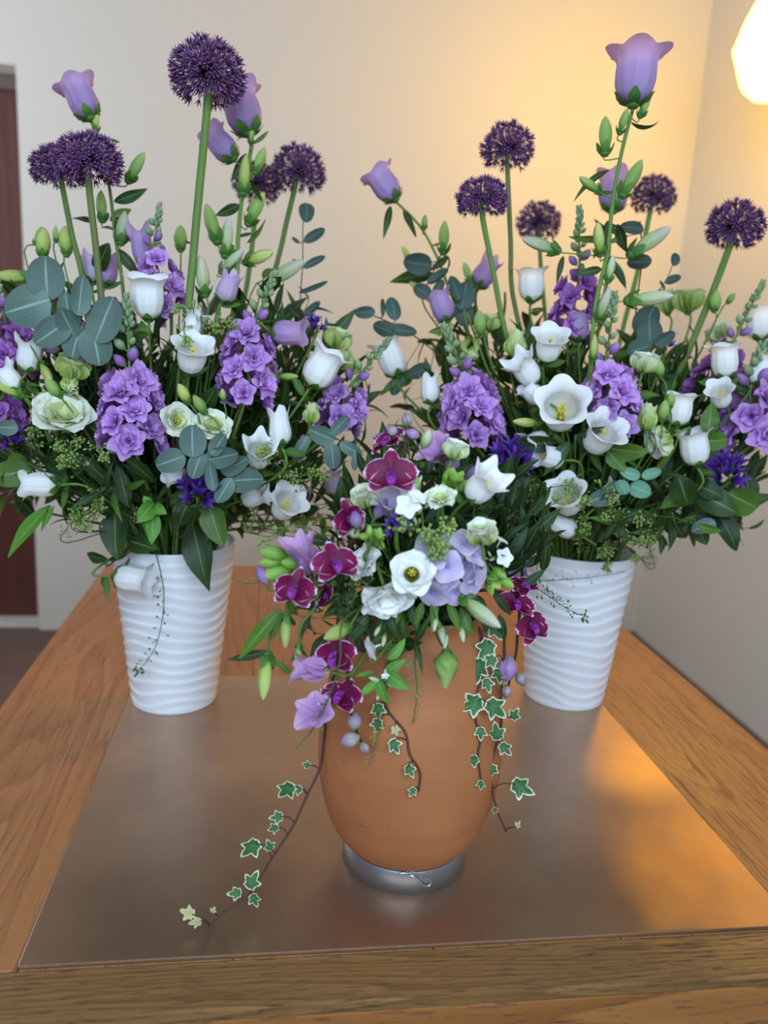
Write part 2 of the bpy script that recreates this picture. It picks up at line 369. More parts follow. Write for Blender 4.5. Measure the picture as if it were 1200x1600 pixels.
# ------------------------------------------------------------------ room
FZ, CZ, YB, XR, XL, YF = -.71, 2.45, 3.1, 1.575, -2.0, -.75
DX0, DX1, DZ0, DZ1 = -1.95, -.905, -.625, 1.40
b = MB(); b.box((XL, YB, FZ), (DX0, YB + .18, CZ)); b.box((DX0, YB, DZ1), (DX1, YB + .18, CZ)); b.box((DX1, YB, FZ), (XR, YB + .18, CZ)); b.box((DX0, YB, FZ), (DX1, YB + .18, DZ0))
struct('wall_back', b, M_WALL)
struct('wall_right', MB().box((XR, YF, FZ), (XR + .15, YB + .18, CZ)), M_WALL)
WX0, WX1, WZ0, WZ1 = -1.1, .9, .45, 1.95
b = MB(); b.box((XL, YF - .15, FZ), (WX0, YF, CZ)); b.box((WX1, YF - .15, FZ), (XR + .15, YF, CZ)); b.box((WX0, YF - .15, FZ), (WX1, YF, WZ0)); b.box((WX0, YF - .15, WZ1), (WX1, YF, CZ))
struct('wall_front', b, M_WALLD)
b = MB(); b.box((XL - .15, YF - .15, FZ), (XL, 1.8, CZ)); b.box((XL - .15, 2.8, FZ), (XL, YB + .18, CZ)); b.box((XL - .15, 1.8, FZ), (XL, 2.8, .45)); b.box((XL - .15, 1.8, 1.95), (XL, 2.8, CZ))
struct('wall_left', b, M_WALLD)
struct('floor', MB().box((XL - .15, YF - .15, FZ - .1), (XR + .15, YB + .4, FZ)), M_STONE)
struct('ceiling', MB().box((XL - .15, YF - .15, CZ), (XR + .15, YB + .18, CZ + .1)), M_CEIL)
b = MB(); b.box((DX1, YB - .015, FZ), (XR, YB, FZ + .075)); b.box((XL, YB - .015, FZ), (DX1, YB, FZ + .085))
struct('baseboard_back', b, M_STONE)
struct('baseboard_right', MB().box((XR - .015, YF, FZ), (XR, YB, FZ + .075)), M_STONE)
d1 = struct('door_1', MB().box((DX0 + .05, YB + .125, DZ0), (DX1 - .004, YB + .165, DZ1 - .05)), M_DOOR)
bevel(d1, .003)
bx = MB().box((DX0, YB + .11, DZ1 - .05), (DX1, YB + .18, DZ1)); bx.box((DX0, YB + .11, DZ0), (DX0 + .05, YB + .18, DZ1 - .05))
link('door_frame', bx.mesh('door_frame', plain('door_frame_paint', '#6b5a50', .5), False), d1)
lo, hi, t = (WX0, YF - .1, WZ0), (WX1, YF - .05, WZ1), .06
b = MB(); b.box(lo, (hi[0], hi[1], lo[2] + t)); b.box((lo[0], lo[1], hi[2] - t), hi); b.box((lo[0], lo[1], lo[2] + t), (lo[0] + t, hi[1], hi[2] - t)); b.box((hi[0] - t, lo[1], lo[2] + t), (hi[0], hi[1], hi[2] - t))
struct('window_1', b, M_CERAMIC)
lo, hi = (XL - .1, 1.8, .45), (XL - .05, 2.8, 1.95)
b = MB(); b.box(lo, (hi[0], hi[1], lo[2] + t)); b.box((lo[0], lo[1], hi[2] - t), hi); b.box((lo[0], lo[1], lo[2] + t), (hi[0], lo[1] + t, hi[2] - t)); b.box((lo[0], hi[1] - t, lo[2] + t), (hi[0], hi[1], hi[2] - t))
struct('window_2', b, M_CERAMIC)

# wall lamp: faceted frosted lantern on a bracket
LC = at(1213, 76, 2.2); s = pxm(LC)
lamp = thing('wall_lamp', 'glowing faceted frosted glass lamp on a bracket, the only light in view', 'lamp', Vector((XR - .01, LC.y, LC.z)))
prof = [(.001, -72), (26, -71), (47, -53), (64, -5), (50, 40), (33, 78), (18, 82), (.001, 82)]
full = MB().lathe([(r * s, z * s) for r, z in prof], 8, Matrix.Translation(LC) @ Matrix.Rotation(.5, 4, 'Z'))
for nm, side, mt in (('lamp_shade', True, M_GLOW), ('shade_back', False, M_PLATE)):      # glass towards the room; opaque metal half added to block light towards the wall
    hb = MB(); hb.v, hb.uv = full.v, full.uv
    hb.f = [f for f in full.f if (sum(full.v[q].x for q in f) / 4 - LC.x < .035) == side]
    link(nm, hb.mesh(nm, mt, False), lamp)
Mx = Matrix.Translation((XR, LC.y, LC.z)) @ Matrix.Rotation(-PI / 2, 4, 'Y')
gap = XR - LC.x - 66 * s
link('back_plate', MB().lathe([(.001, 0), (.23, 0), (.23, gap - .03), (.2, gap - .005), (.001, gap - .005)], 40, Mx).mesh('back_plate', M_PLATE), lamp)  # unseen plate behind the lamp, made wide to keep its light off the wall
link('lamp_cap', MB().lathe([(.001, 0), (20 * s, 0), (16 * s, 10 * s), (.001, 12 * s)], 16, Matrix.Translation(LC + Vector((0, 0, 82 * s)))).mesh('lamp_cap', M_PLATE), lamp)
link('arm', MB().tube([LC + Vector((0, 0, 88 * s)), LC + Vector((.05, 0, 92 * s)), Vector((XR - gap * .5, LC.y, LC.z + 92 * s))], .006).mesh('arm', M_PLATE), lamp)

# ------------------------------------------------------------------ table
TX0, TX1, TY0, TY1 = -.387, .72, .565, 1.872
SX0, SX1, SY0, SY1 = -.2105, .525, .6195, 1.222
tab = thing('oak_table', 'large oak table with worn front edge carrying the sheet and vases', 'table', Vector(((TX0 + TX1) / 2, 1.2, FZ)))
g = .0006
def board(lo, hi, mat, nm='board', bw=.0015):
    c = [(lo[i] + hi[i]) / 2 for i in range(3)]
    o = link(nm, MB().box([lo[i] - c[i] for i in range(3)], [hi[i] - c[i] for i in range(3)]).mesh(nm, mat, False), tab, Matrix.Translation(c)); bevel(o, bw); return o
board((TX0, SY0, -.045), (SX0 - g, TY1, 0), M_OAK)
board((SX1 + g, SY0, -.045), (TX1, TY1, 0), M_OAK)
board((TX0, TY0, -.012), (TX1, SY0 - g, 0), M_OAKX, bw=.002)
board((TX0, TY0 + .0005, -.16), (TX1, SY0 - g, -.0125), M_OAKF, 'front_board', .001)
for i in range(4):
    w = (SX1 - SX0) / 4
    board((SX0 + i * w + g / 2, SY0, -.045), (SX0 + (i + 1) * w - g / 2, TY1, -.0004), M_OAK, bw=.0005)
for x in (TX0 + .03, TX1 - .11):
    for y in (SY0 + .01, TY1 - .11):
        board((x, y, FZ + .0005), (x + .08, y + .08, -.0455), M_OAK, 'leg')
sh = link('brown_sheet', MB().box((SX0, SY0, 0), (SX1, SY1, .0045)).mesh('brown_sheet', M_SHEET, False)); bevel(sh, .0008)
sh['label'] = 'flat bronze-brown sheet lying on the oak table under the urn'; sh['category'] = 'sheet'
SZ = .0045

# ------------------------------------------------------------------ vases and urn
VL = Vector((-.1425, 1.148, SZ)); VR = Vector((.474, 1.145, SZ)); UR = Vector((.149, .753, SZ))
def vase(nm, label, P, seed):
    r = thing(nm, label, 'vase', P, 'rippled white vases')
    h, r0, r1 = .247, .0625, .0885; prof = []; n = 120
    for i in range(n + 1):
        t = i / n; prof.append((r0 + (r1 - r0) * t ** 1.05, t * h))
    prof = [(.001, 0), (r0 - .003, 0)] + prof + [(r1 - .004, h)] + [(r0 - .004 + (r1 - r0) * t, h * t) for t in (.8, .5, .25, .04)] + [(.001, h * .035)]
    def fn(x, i, w):
        if 3 <= i <= n + 2 and x.z > .006:
            t = x.z / h; k = 14.5
            ph = k * t + .36 * math.sin(w * 2 + seed + t * 3) + .2 * math.sin(3 * w + seed * 2 - t * 7) + .1 * math.sin(5 * w - seed + t * 11)
            am = .0026 * min(1, (1 - t) * 12) * min(1, t * 20)
            q = (ph % 1.0); bump = (q ** 1.6 if q < .8 else .8 ** 1.6 * (1 - q) / .2)
            f = 1 + am * (bump - .3) / math.hypot(x.x, x.y); x.x *= f; x.y *= f
        return x
    link('body', MB().lathe(prof, 96, None, fn).mesh('vase_body', M_CERAMIC), r, Matrix.Translation(P))
    return r
vase('white_vase', 'white rippled vase with the bouquet nearer the brown door', VL, 1.0)
vase('white_vase', 'white rippled vase with the bouquet beneath the glowing lamp', VR, 3.3)

UR.z = SZ + .006
ur = thing('terracotta_urn', 'rounded terracotta urn standing in a steel ring on the brown sheet', 'urn', UR)
up = [(.001, .008), (.03, .008), (.050, .012), (.0635, .0185), (.073, .029), (.082, .044), (.0885, .064), (.094, .088), (.0965, .113), (.0962, .14), (.093, .17), (.088, .2), (.081, .229), (.074, .252), (.069, .268), (.0695, .279), (.0665, .281), (.0655, .268), (.07, .25), (.08, .22), (.087, .17), (.087, .11), (.07, .05), (.001, .025)]
def dense(pf, n=5):
    q = smooth_path([Vector((a, 0, c)) for a, c in pf], n); return [(max(p.x, .0005), p.z) for p in q]
link('body', MB().lathe(dense(up), 80).mesh('urn_body', M_TERRA), ur, Matrix.Translation(UR))
def urn_r(z):
    for (r0, z0), (r1, z1) in zip(up[:15], up[1:15]):
        if z0 <= z <= z1 and z1 > z0: return r0 + (r1 - r0) * (z - z0) / (z1 - z0)
    return .07
def on_urn(px, py, off=.0):
    """where the sight line meets the urn's belly"""
    d = ray(px, py); t = .5; best = None
    while t < 1.1:
        p = CAM + d * t; rr = math.hypot(p.x - UR.x, p.y - UR.y); z = p.z - UR.z
        if .017 < z < .28 and rr <= urn_r(z) + off: return p
        if 0 < z < .3:
            e = rr - urn_r(z)
            if best is None or e < best[0]: best = (e, p.copy())
        t += .0012
    return best[1]
cr = MB(); rnd = random.Random(3)
for (x, y, x2, y2) in ((562, 1275, 574, 1273), (577, 1271, 588, 1267), (600, 1268, 606, 1261), (566, 1280, 570, 1290), (562, 1288, 579, 1293), (567, 1296, 572, 1305), (571, 1300, 575, 1313), (556, 1315, 561, 1313), (604, 1300, 607, 1292), (600, 1325, 604, 1318), (720, 1308, 724, 1300), (545, 1253, 553, 1248), (536, 1191, 539, 1189)):
    a, c = on_urn(x, y), on_urn(x2, y2); mid = (a + c) / 2 + Vector((rnd.uniform(-1, 1), 0, rnd.uniform(-1, 1))) * .0008
    cr.tube([a, mid, c], .00045, 4)
k = link('scratch_marks', cr.mesh('scratch_marks', M_CRACK), ur); k['kind'] = 'stuff'

UR.z = SZ
ring = thing('steel_ring', 'low steel ring stand holding the terracotta urn', 'stand', UR)
link('band', MB().lathe([(.0655, 0), (.0665, .0004), (.066, .025), (.0655, .0256), (.0645, .025), (.064, .0004), (.0655, 0)], 72).mesh('ring_band', M_STEEL), ring, Matrix.Translation(UR))
def on_ring(px, py):
    d = ray(px, py); t = .5
    while t < 1.1:
        p = CAM + d * t
        if math.hypot(p.x - UR.x, p.y - UR.y) < .0682: return p
        t += .0008
    return p
pin = [(626, 1366), (622, 1362), (627, 1360), (640, 1365), (650, 1372), (660, 1377), (671, 1381), (673, 1386), (668, 1391), (660, 1388), (650, 1377), (640, 1374), (632, 1370), (624, 1371)]
P = [on_ring(x, max(y - 6, 1352)) for x, y in pin]
for p in P: p.z = max(p.z, SZ + .002)
link('retaining_pin', MB().tube(smooth_path(P, 4), .0011, 6).mesh('retaining_pin', M_WIRE), ring)
link('pin_loop', MB().tube(smooth_path([on_ring(642 + 6 * math.cos(a), 1362 + 6 * math.sin(a)) for a in [i * PI / 4 for i in range(9)]], 2), .0008, 6).mesh('pin_loop', M_WIRE), ring)

# ------------------------------------------------------------------ unit meshes (axis +z, unit size)
def interp(tab, u):
    for (a, x), (c, y) in zip(tab, tab[1:]):
        if u <= c: t = (u - a) / (c - a); t = t * t * (3 - 2 * t) * .5 + t * .5; return x + (y - x) * t
    return tab[-1][1]
def bell_mesh(flare, lobe, close=0.0, sharp=1.0, seed=0, wide=1.0):
    rn = random.Random(seed); ph = [rn.uniform(-.12, .12) for _ in range(5)]
    R = [(0, .05), (.06, .19), (.18, .285), (.4, .33), (.62, .325), (.78, .31), (.9, .33), (1, .36)]
    def fn(u, v):
        th = 2 * PI * v; c = .5 + .5 * math.cos(5 * th); c = c ** sharp; k = int((v * 5 + .5) % 5)
        r = interp(R, u) * (wide if u < .8 else wide) * (1 - close * max(0, u - .3))
        z = u * .84; e = max(0, (u - .74) / .26)
        r += flare * (1 + ph[k]) * e * e * (.35 + .65 * c)
        z += lobe * e * c * (1 + ph[k]) - flare * .55 * e ** 3 * (.3 + .7 * c)
        r *= 1 + .025 * math.cos(10 * th) * min(1, u * 3) * (1 - e) + .03 * e * (rn.random() - .5)
        return (r * math.cos(th), r * math.sin(th), z)
    return MB().surf(fn, 16, 50, None, True).mesh('bell', M_WHITE)
BELL = {'a': bell_mesh(.15, .12, 0, .8, 1), 'b': bell_mesh(.06, .22, .3, 1.3, 2), 'c': bell_mesh(.17, .13, -.14, .7, 3, 1.0), 'd': bell_mesh(.14, .16, .1, .9, 4), 'p': bell_mesh(.17, .3, -.05, 1.6, 5)}
def calyx_mesh(rad, zl=.27):
    b = MB()
    for k in range(5):
        b.surf(lambda u, v: (interp(rad, u) + .05 * max(0, u - .6), (v - .5) * .19 * (math.sin(PI * min(1, .2 + u * .8)) ** .8 + .05), -.03 + u * zl), 6, 2, RZ(2 * PI * k / 5))
    b.ball((0, 0, -.01), (.12, .12, .07), 4, 8)
    return b.mesh('calyx', M_CALYX)
RZ = lambda a: Matrix.Rotation(a, 4, 'Z')
CALYX_BELL = calyx_mesh([(0, .06), (.2, .17), (.5, .26), (.8, .29), (1, .33)], .2)
CALYX = calyx_mesh([(0, .05), (.2, .12), (.5, .175), (1, .215)])
def pistil_mesh():
    b = MB().tube([(0, 0, .05), (0, 0, .6)], [.02, .025], 5)
    for k in range(5):
        a = 2 * PI * k / 5; b.tube([(0, 0, .58), (.04 * math.cos(a), .04 * math.sin(a), .66), (.1 * math.cos(a), .1 * math.sin(a), .68)], [.02, .014], 4)
    for k in range(5):
        a = 2 * PI * k / 5 + .5; b.tube([(.05 * math.cos(a), .05 * math.sin(a), .1), (.11 * math.cos(a), .11 * math.sin(a), .42)], [.012, .028], 4)
    return b.mesh('pistil', M_STAMEN)
PISTIL = pistil_mesh()

def petal(b, L, W, f0, f1, cup=.5, ruff=.0, ph=0.0, M=None, nu=6, nv=6, tip=.5, point=False, r0=.02):
    """a petal that leaves the axis at angle f0 and ends at f1; W its width, cup its hollow"""
    pr = [(r0, 0.0)]
    for i in range(nu * 4):
        a = f0 + (f1 - f0) * (i + .5) / (nu * 4); pr.append((pr[-1][0] + math.sin(a) * L / (nu * 4), pr[-1][1] + math.cos(a) * L / (nu * 4)))
    def fn(u, v):
        x = (v - .5) * 2; r, z = pr[round(u * nu * 4)]
        w = W * .5 * ((math.sin(PI * min(1, u ** .75 * .93 + .035)) ** .55 + .12) if not point else (math.sin(PI * (.06 + u * .93)) ** .8))
        a = f0 + (f1 - f0) * u; ro = ruff * u * u * math.sin(x * 5.5 + ph)
        h = cup * (x * w) ** 2 / max(W, .01) * 2 + ro
        if not point: u2 = -.10 * L * x * x * u
        else: u2 = 0
        return (r - math.cos(a) * h * 1 + math.sin(a) * u2, x * w, z + math.sin(a) * h + math.cos(a) * u2)
    return b.surf(fn, nu, nv, M)
RZ = lambda a: Matrix.Rotation(a, 4, 'Z')
def petal_me(name, *a, mat=None, **k): return petal(MB(), *a, **k).mesh(name, mat)
LIS = {
    'open': [(5, petal_me('petal', .56, .66, .5, 1.5, .35, .02, .3, mat=M_LISI)), (5, petal_me('petal', .47, .54, .3, 1.2, .5, .02, 1, mat=M_LISI)), (4, petal_me('petal', .38, .46, .1, .8, .8, .02, 2, mat=M_LISI)), (3, petal_me('petal', .28, .34, 0, .35, 1.0, .01, .5, mat=M_LISI))],
    'rose': [(5, petal_me('petal', .64, .7, .3, .95, .7, .025, .3, mat=M_LISI)), (5, petal_me('petal', .58, .6, .15, .6, .9, .025, 1, mat=M_LISI)), (4, petal_me('petal', .52, .48, .05, .28, 1.1, .02, 2, mat=M_LISI)), (3, petal_me('petal', .48, .34, 0, .06, 1.2, .01, .5, mat=M_LISI))],
    'closed': [(5, petal_me('petal', .82, .56, .5, .05, .9, .03, .3, mat=M_LISI)), (4, petal_me('petal', .86, .5, .35, .1, 1.0, .03, 1, mat=M_LISI)), (3, petal_me('petal', .88, .36, .15, .12, 1.1, .03, 2, mat=M_LISI))],
    'cup': [(5, petal_me('petal', .56, .66, .15, 1.75, .5, .04, .3, mat=M_LISW, r0=.12)), (4, petal_me('petal', .46, .58, .1, 1.5, .5, .04, 1.4, mat=M_LISW, r0=.11))],
    'frill': [(5, petal_me('petal', .6, .62, .7, 1.6, .3, .045, .3, mat=M_LISW)), (5, petal_me('petal', .5, .5, .35, 1.3, .5, .04, 1, mat=M_LISW)), (4, petal_me('petal', .36, .36, .15, .9, .7, .03, 1, mat=M_LISW))],
}
EYE_BALL = MB().ball((0, 0, .06), (.11, .11, .12), 5, 8).mesh('eye', M_PISTIL)
def eye_dark():
    b = MB()
    b.surf(lambda u, v: ((.02 + .14 * u) * math.cos(2 * PI * v), (.02 + .14 * u) * math.sin(2 * PI * v), .06 + .16 * u), 3, 10, None, True)
    return b.mesh('eye_dark', M_DARKEYE)
EYE_DARK = eye_dark()
b = MB()
for k in range(6):
    a = k * PI / 3; b.tube([(.03 * math.cos(a), .03 * math.sin(a), .1), (.07 * math.cos(a), .07 * math.sin(a), .27)], [.012, .012], 4); b.ball((.07 * math.cos(a), .07 * math.sin(a), .28), (.024, .024, .03), 3, 5)
b.tube([(0, 0, .05), (0, 0, .3)], .02, 5); b.ball((0, 0, .32), .04, 3, 6)
EYE_STAM = b.mesh('stamens', M_STAMEN)
# orchid
def flatpetal(L, W, mat, bend, nm='petal', ph=0, ruff=.02, point=False): return petal_me(nm, L, W, 1.35, 1.35 + bend, .25, ruff, ph, mat=mat, nu=7, nv=8, r0=.03, point=point)
ORC_SEP = flatpetal(.52, .32, M_ORCHID, .35); ORC_PET = flatpetal(.52, .5, M_ORCHID, .4, ph=1, ruff=.035)
b = MB(); petal(b, .26, .2, .6, 2.2, .6, .02, 0, RZ(-PI / 2), r0=.01); petal(b, .17, .15, .2, 1.0, 1.2, 0, 0, RZ(-PI / 2 + 1.3), r0=.02); petal(b, .17, .15, .2, 1.0, 1.2, 0, 0, RZ(-PI / 2 - 1.3), r0=.02); b.ball((0, .03, .06), (.045, .05, .08), 4, 6)
ORC_LIP = b.mesh('lip', M_LIP)
# freesia / stock / others in one mesh per floret
def whorls(spec, mat, nm, seed=0):
    b = MB(); rn = random.Random(seed)
    for n, L, W, f0, f1, cup, rf, off in spec:
        for k in range(n):
            j = lambda s: 1 + rn.uniform(-s, s)
            petal(b, L * j(.12), W * j(.12), f0, f1 * j(.15), cup, rf, rn.uniform(0, 6), RZ(2 * PI * k / n + off + rn.uniform(-.15, .15)), 5, 4)
    return b.mesh(nm, mat)
STOCKF = [whorls([(6, .52, .4, .7, 1.75, .2, .06, 0), (5, .42, .34, .5, 1.25, .4, .06, .5), (4, .3, .24, .2, .8, .6, .04, .2), (3, .2, .16, 0, .3, .6, .02, 0)], M_STOCK, 'stock_floret', i) for i in range(3)]
STOCKF.append(whorls([(5, .52, .44, .7, 1.6, .2, .05, 0), (4, .4, .36, .3, 1.0, .5, .06, .5)], M_STOCK, 'stock_floret', 9))
FREESIA = whorls([(3, .95, .5, .12, .75, .6, .02, 0), (3, .92, .44, .1, .6, .6, .02, PI / 3)], M_FREESIA, 'freesia_bloom', 2)
FREESIAO = whorls([(3, .8, .66, .3, 1.4, .4, .02, 0), (3, .78, .6, .25, 1.25, .4, .02, PI / 3)], M_FREESIA, 'freesia_bloom_open', 3)
VIOLF = whorls([(5, .95, .24, .2, .75, .6, .0, 0)], M_VIOLET, 'violet_floret', 4)
def starmesh(n, L, W, nm, mat, point=False, tube=True, f=(1.2, 1.6)):
    b = MB()
    for k in range(n): petal(b, L, W, f[0], f[1], .15, .01, k, RZ(2 * PI * k / n), 5, 4, point=point, r0=.03)
    if tube: b.tube([(0, 0, -.45), (0, 0, 0)], [.03, .05], 6)
    return b.mesh(nm, mat)
PHLOX = starmesh(5, .5, .44, 'phlox_floret', M_PHLOX)
HYD = starmesh(4, .5, .6, 'hydrangea_floret', M_HYDRA, tube=False)
b = MB().ball((0, 0, .03), .055, 4, 6); HYDC = b.mesh('floret_center', M_LILAC)
# buds
def bud_mesh(ridge=.06, twist=0, fat=.25, tipr=.06, seed=0):
    def fn(u, v):
        th = 2 * PI * v + twist * u
        r = fat * (math.sin(PI * min(1, .04 + u * .92)) ** .85) * (1 - .25 * u) + tipr * u * (1 - u) ** .3
        r *= 1 + ridge * math.cos(5 * th)
        return (r * math.cos(2 * PI * v), r * math.sin(2 * PI * v), u)
    return MB().surf(fn, 9, 15, None, True).mesh('bud', M_BUD)
BUD = bud_mesh(.12, 0, .155); BUDF = bud_mesh(.05, 2.5, .27); BUDS = bud_mesh(0, 0, .3); BUDSP = MB().surf(lambda u, v: ((lambda r: (r * math.cos(2 * PI * v), r * math.sin(2 * PI * v), u))((.34 * (math.sin(u / .32 * PI / 2) if u < .32 else math.cos((u - .32) / .68 * PI / 2) ** 1.2) + .055 * u + .004) * (1 + .12 * math.cos(5 * (2 * PI * v + 3 * u))))), 12, 20, None, True).mesh('bud', M_BUD)
# leaves: along +z, face +y-ish
def leaf_mesh(W, bend, fold, wave=0.0, tip=1.0, seed=0, L=1.0, serr=0):
    def fn(u, v):
        x = (v - .5) * 2; w = W * .5 * math.sin(PI * min(1, (u ** .8) * .97 + .03)) ** tip + .004
        w *= 1 + serr * (1 if int(u * 24) % 2 else -1)
        z = L * (math.sin(bend * u) / bend if abs(bend) > .01 else u); y = L * ((1 - math.cos(bend * u)) / bend if abs(bend) > .01 else 0)
        return (x * w, -y + fold * abs(x) * w + wave * math.sin(u * 9 + x * 2 + seed) * abs(x) * .5, z)
    return MB().surf(fn, 10, 4).mesh('leaf', M_LEAF)
LEAF = [leaf_mesh(.3, .7, .3, .03), leaf_mesh(.36, 1.2, .25, .05, seed=2), leaf_mesh(.26, -.3, .4, .03, seed=4), leaf_mesh(.4, .4, .2, .06, seed=5)]
LEAFN = [leaf_mesh(.16, 1.0, .3, .01), leaf_mesh(.2, .5, .4, .02), leaf_mesh(.15, 2.0, .2, .02)]
LEAFW = [leaf_mesh(.6, .5, .2, .08, .8, 1), leaf_mesh(.7, 1.1, .3, .12, .7, 3), leaf_mesh(.5, .9, .15, .1, .9, 5)]
def euc_mesh(asp, cup, seed):
    rn = random.Random(seed)
    def fn(u, v):
        x = (v - .5) * 2; w = asp * .5 * math.sqrt(max(0, 1 - (2 * min(1, u * .98 + .012) - 1) ** 2)) * (1.06 - .12 * u) + .003
        return (x * w, cup * (x * w) ** 2 * 2 - .12 * u * u + .03 * math.sin(4 * u + seed), u)
    return MB().surf(fn, 10, 6).mesh('eucalyptus_leaf', M_EUC)
EUC = [euc_mesh(.86, .2, 0), euc_mesh(.98, -.15, 1), euc_mesh(.72, .3, 2)]
def ivy_mesh(seed, deep=.3):
    def fn(u, v):
        a = 2 * PI * v; r = .34 + deep * .55 * max(0, math.cos(2.5 * (a - PI))) ** 2 * 0
        lob = [(0, .6, .42), (1.1, .46, .46), (-1.1, .46, .46), (2.25, .34, .5), (-2.25, .34, .5)]
        q = .20
        for c, l, w in lob:
            dd = math.atan2(math.sin(a - c), math.cos(a - c)); q = max(q, l * max(0, 1 - abs(dd) / (w * 2.1)) ** .8)
        r = max(q, .27) * u
        x, z = r * math.sin(a), r * math.cos(a) + .3
        return (x, .12 * x * x * 4 - .25 * (z - .3) ** 2 + .02 * math.sin(9 * a + seed) * u, z)
    return MB().surf(fn, 4, 40, None, True).mesh('ivy_leaf', M_IVY)
IVY = [ivy_mesh(0), ivy_mesh(2, .4)]
# allium head
def allium_mesh(n, seed, squash=.9, hollow=-.75):
    rn = random.Random(seed); b = MB()
    for i in range(n):
        z = 1 - (1 - hollow) * (i + .5) / n; a = i * 2.39996 + rn.uniform(-.15, .15); q = math.sqrt(max(0, 1 - z * z))
        d = Vector((q * math.cos(a), q * math.sin(a), z)); d = (d + Vector((rn.uniform(-1, 1), rn.uniform(-1, 1), rn.uniform(-1, 1))) * .1).normalized()
        R = rn.uniform(.66, .86); e = d.copy(); e.z *= squash
        M = frame(e * R, d, rn.uniform(0, 6), rn.uniform(.24, .32))
        b.tube([e * .05, e * (R + .01)], [.008, .012], 3)
        b.ball((0, 0, .14), (.12, .12, .16), 3, 5, M)
        for k in range(6):
            c = 2 * PI * k / 6; Mk = M @ RZ(c)
            b.surf(lambda u, v: (.10 + .30 * u + .08 * u * u, (v - .5) * .20 * (1 - .75 * u) + 0, .08 + .75 * u - .25 * u * u), 2, 1, Mk)
    return b.mesh('allium_head', M_ALLIUM)
ALL = [allium_mesh(260, 1), allium_mesh(240, 2, .82, -.6), allium_mesh(205, 3, .92, -.7)]

# ------------------------------------------------------------------ bouquets
class Bq:
    def __init__(s, c, r, vase, mouth_r, mouth_z, bot_z, name): s.c = Vector(c); s.r = r; s.v = vase; s.mr = mouth_r; s.mz = mouth_z; s.bz = bot_z; s.name = name; s.i = 0
    def dome(s, px, py, k=1.0):
        d = ray(px, py); o = CAM - s.c; A = B = Cc = 0
        for i in range(3): q = s.r[i] * k; A += (d[i] / q) ** 2; B += 2 * o[i] * d[i] / q ** 2; Cc += (o[i] / q) ** 2
        D = B * B - 4 * A * (Cc - 1)
        t = (-B - math.sqrt(D)) / (2 * A) if D > 0 else -B / (2 * A)
        return CAM + d * t
    def root(s, P):
        s.i += 1; rn = random.Random(s.i * 13 + len(s.name)); h = Vector((P.x - s.v.x, P.y - s.v.y, 0)); L = h.length
        h = h / L if L > 1e-4 else Vector((1, 0, 0)); e = min(1, L / .2) * .85
        j = Vector((rn.uniform(-1, 1), rn.uniform(-1, 1), 0)) * .28
        q = h * e + j
        if q.length > .95: q = q.normalized() * .95
        Q = Vector((s.v.x, s.v.y, 0)) + q * s.mr; Q.z = s.mz
        B = Vector((s.v.x, s.v.y, 0)) - q * s.mr * .45; B.z = s.bz
        return Q, B
BL = Bq((-.135, 1.145, .43), (.29, .19, .24), VL, .068, .252, .03, 'door')
BR = Bq((.475, 1.14, .43), (.31, .19, .24), VR, .068, .252, .03, 'lamp')
BU = Bq((.165, .745, .36), (.155, .115, .13), UR, .056, .285, .06, 'urn')

def stem_to(b, root, P, d, r, mat=M_STEM, via=None, s0=.03, n=6, Q=None, Bp=None):
    if via: pts = [P] + via + [Q, Bp]
    else:
        pts = [P, P - d * s0]
        mid = (pts[1] + Q) / 2; mid.z += .01; pts += [mid, Q, Bp]
    me = MB().tube(smooth_path(pts, 4), r, n).mesh('stem', mat)
    return link('stem', me, root)
def start(b, name, label, cat, P, group=None):
    Q, Bp = b.root(P); r = thing(name, label, cat, Bp, group); r_ = r; return r, Q, Bp
KEEP = []
def keep(P, px, py, rad): KEEP.append((px, py, rad, (P - CAM).dot(FW)))
def posn(b, px, py, k, Y): return at(px, py, Y) if Y else b.dome(px, py, k)
def add_leaf(parent, P, d, L, mat, kind=None, roll=None, nm='leaf'):
    pool = kind or LEAF; me = random.choice(pool)
    return put(nm, me, mat, parent, frame(P, d, random.uniform(-.6, .6) if roll is None else roll, L, up=(CAM - P)))
def add_bell(parent, base, d, s, variant, mat, roll=None, wide=1.0):
    M = frame(base, d, random.uniform(0, 1.2) if roll is None else roll, (s * wide, s * wide, s), up=UP)
    o = put('bloom', BELL[variant], mat, parent, M)
    put('calyx', CALYX_BELL, M_CALYX, o, M); put('pistil', PISTIL, M_STAMEN, o, M)
    return o
def bell(b, px, py, L, ang, tilt, variant, mat, label, k=1.0, Y=None, leaves=2, wide=1.0):
    P = posn(b, px, py, k, Y); s = L * pxm(P); d = vdir(P, ang, tilt); base = P - d * s * .5
    r, Q, Bp = start(b, 'bellflower', label, 'flower', base)
    add_bell(r, base, d, s * 1.08, variant, mat, wide=wide); keep(P, px, py, L * .6)
    stem_to(b, r, base - d * s * .02, d, .0017, M_STEM, None, .03, 6, Q, Bp)
    for i in range(leaves):
        w = vdir(P, ang + random.choice((-1, 1)) * random.uniform(50, 120), random.uniform(-40, 20))
        add_leaf(r, base - d * s * random.uniform(.05, .4), w, s * random.uniform(.5, .8), M_LEAFM, LEAF)
    return r
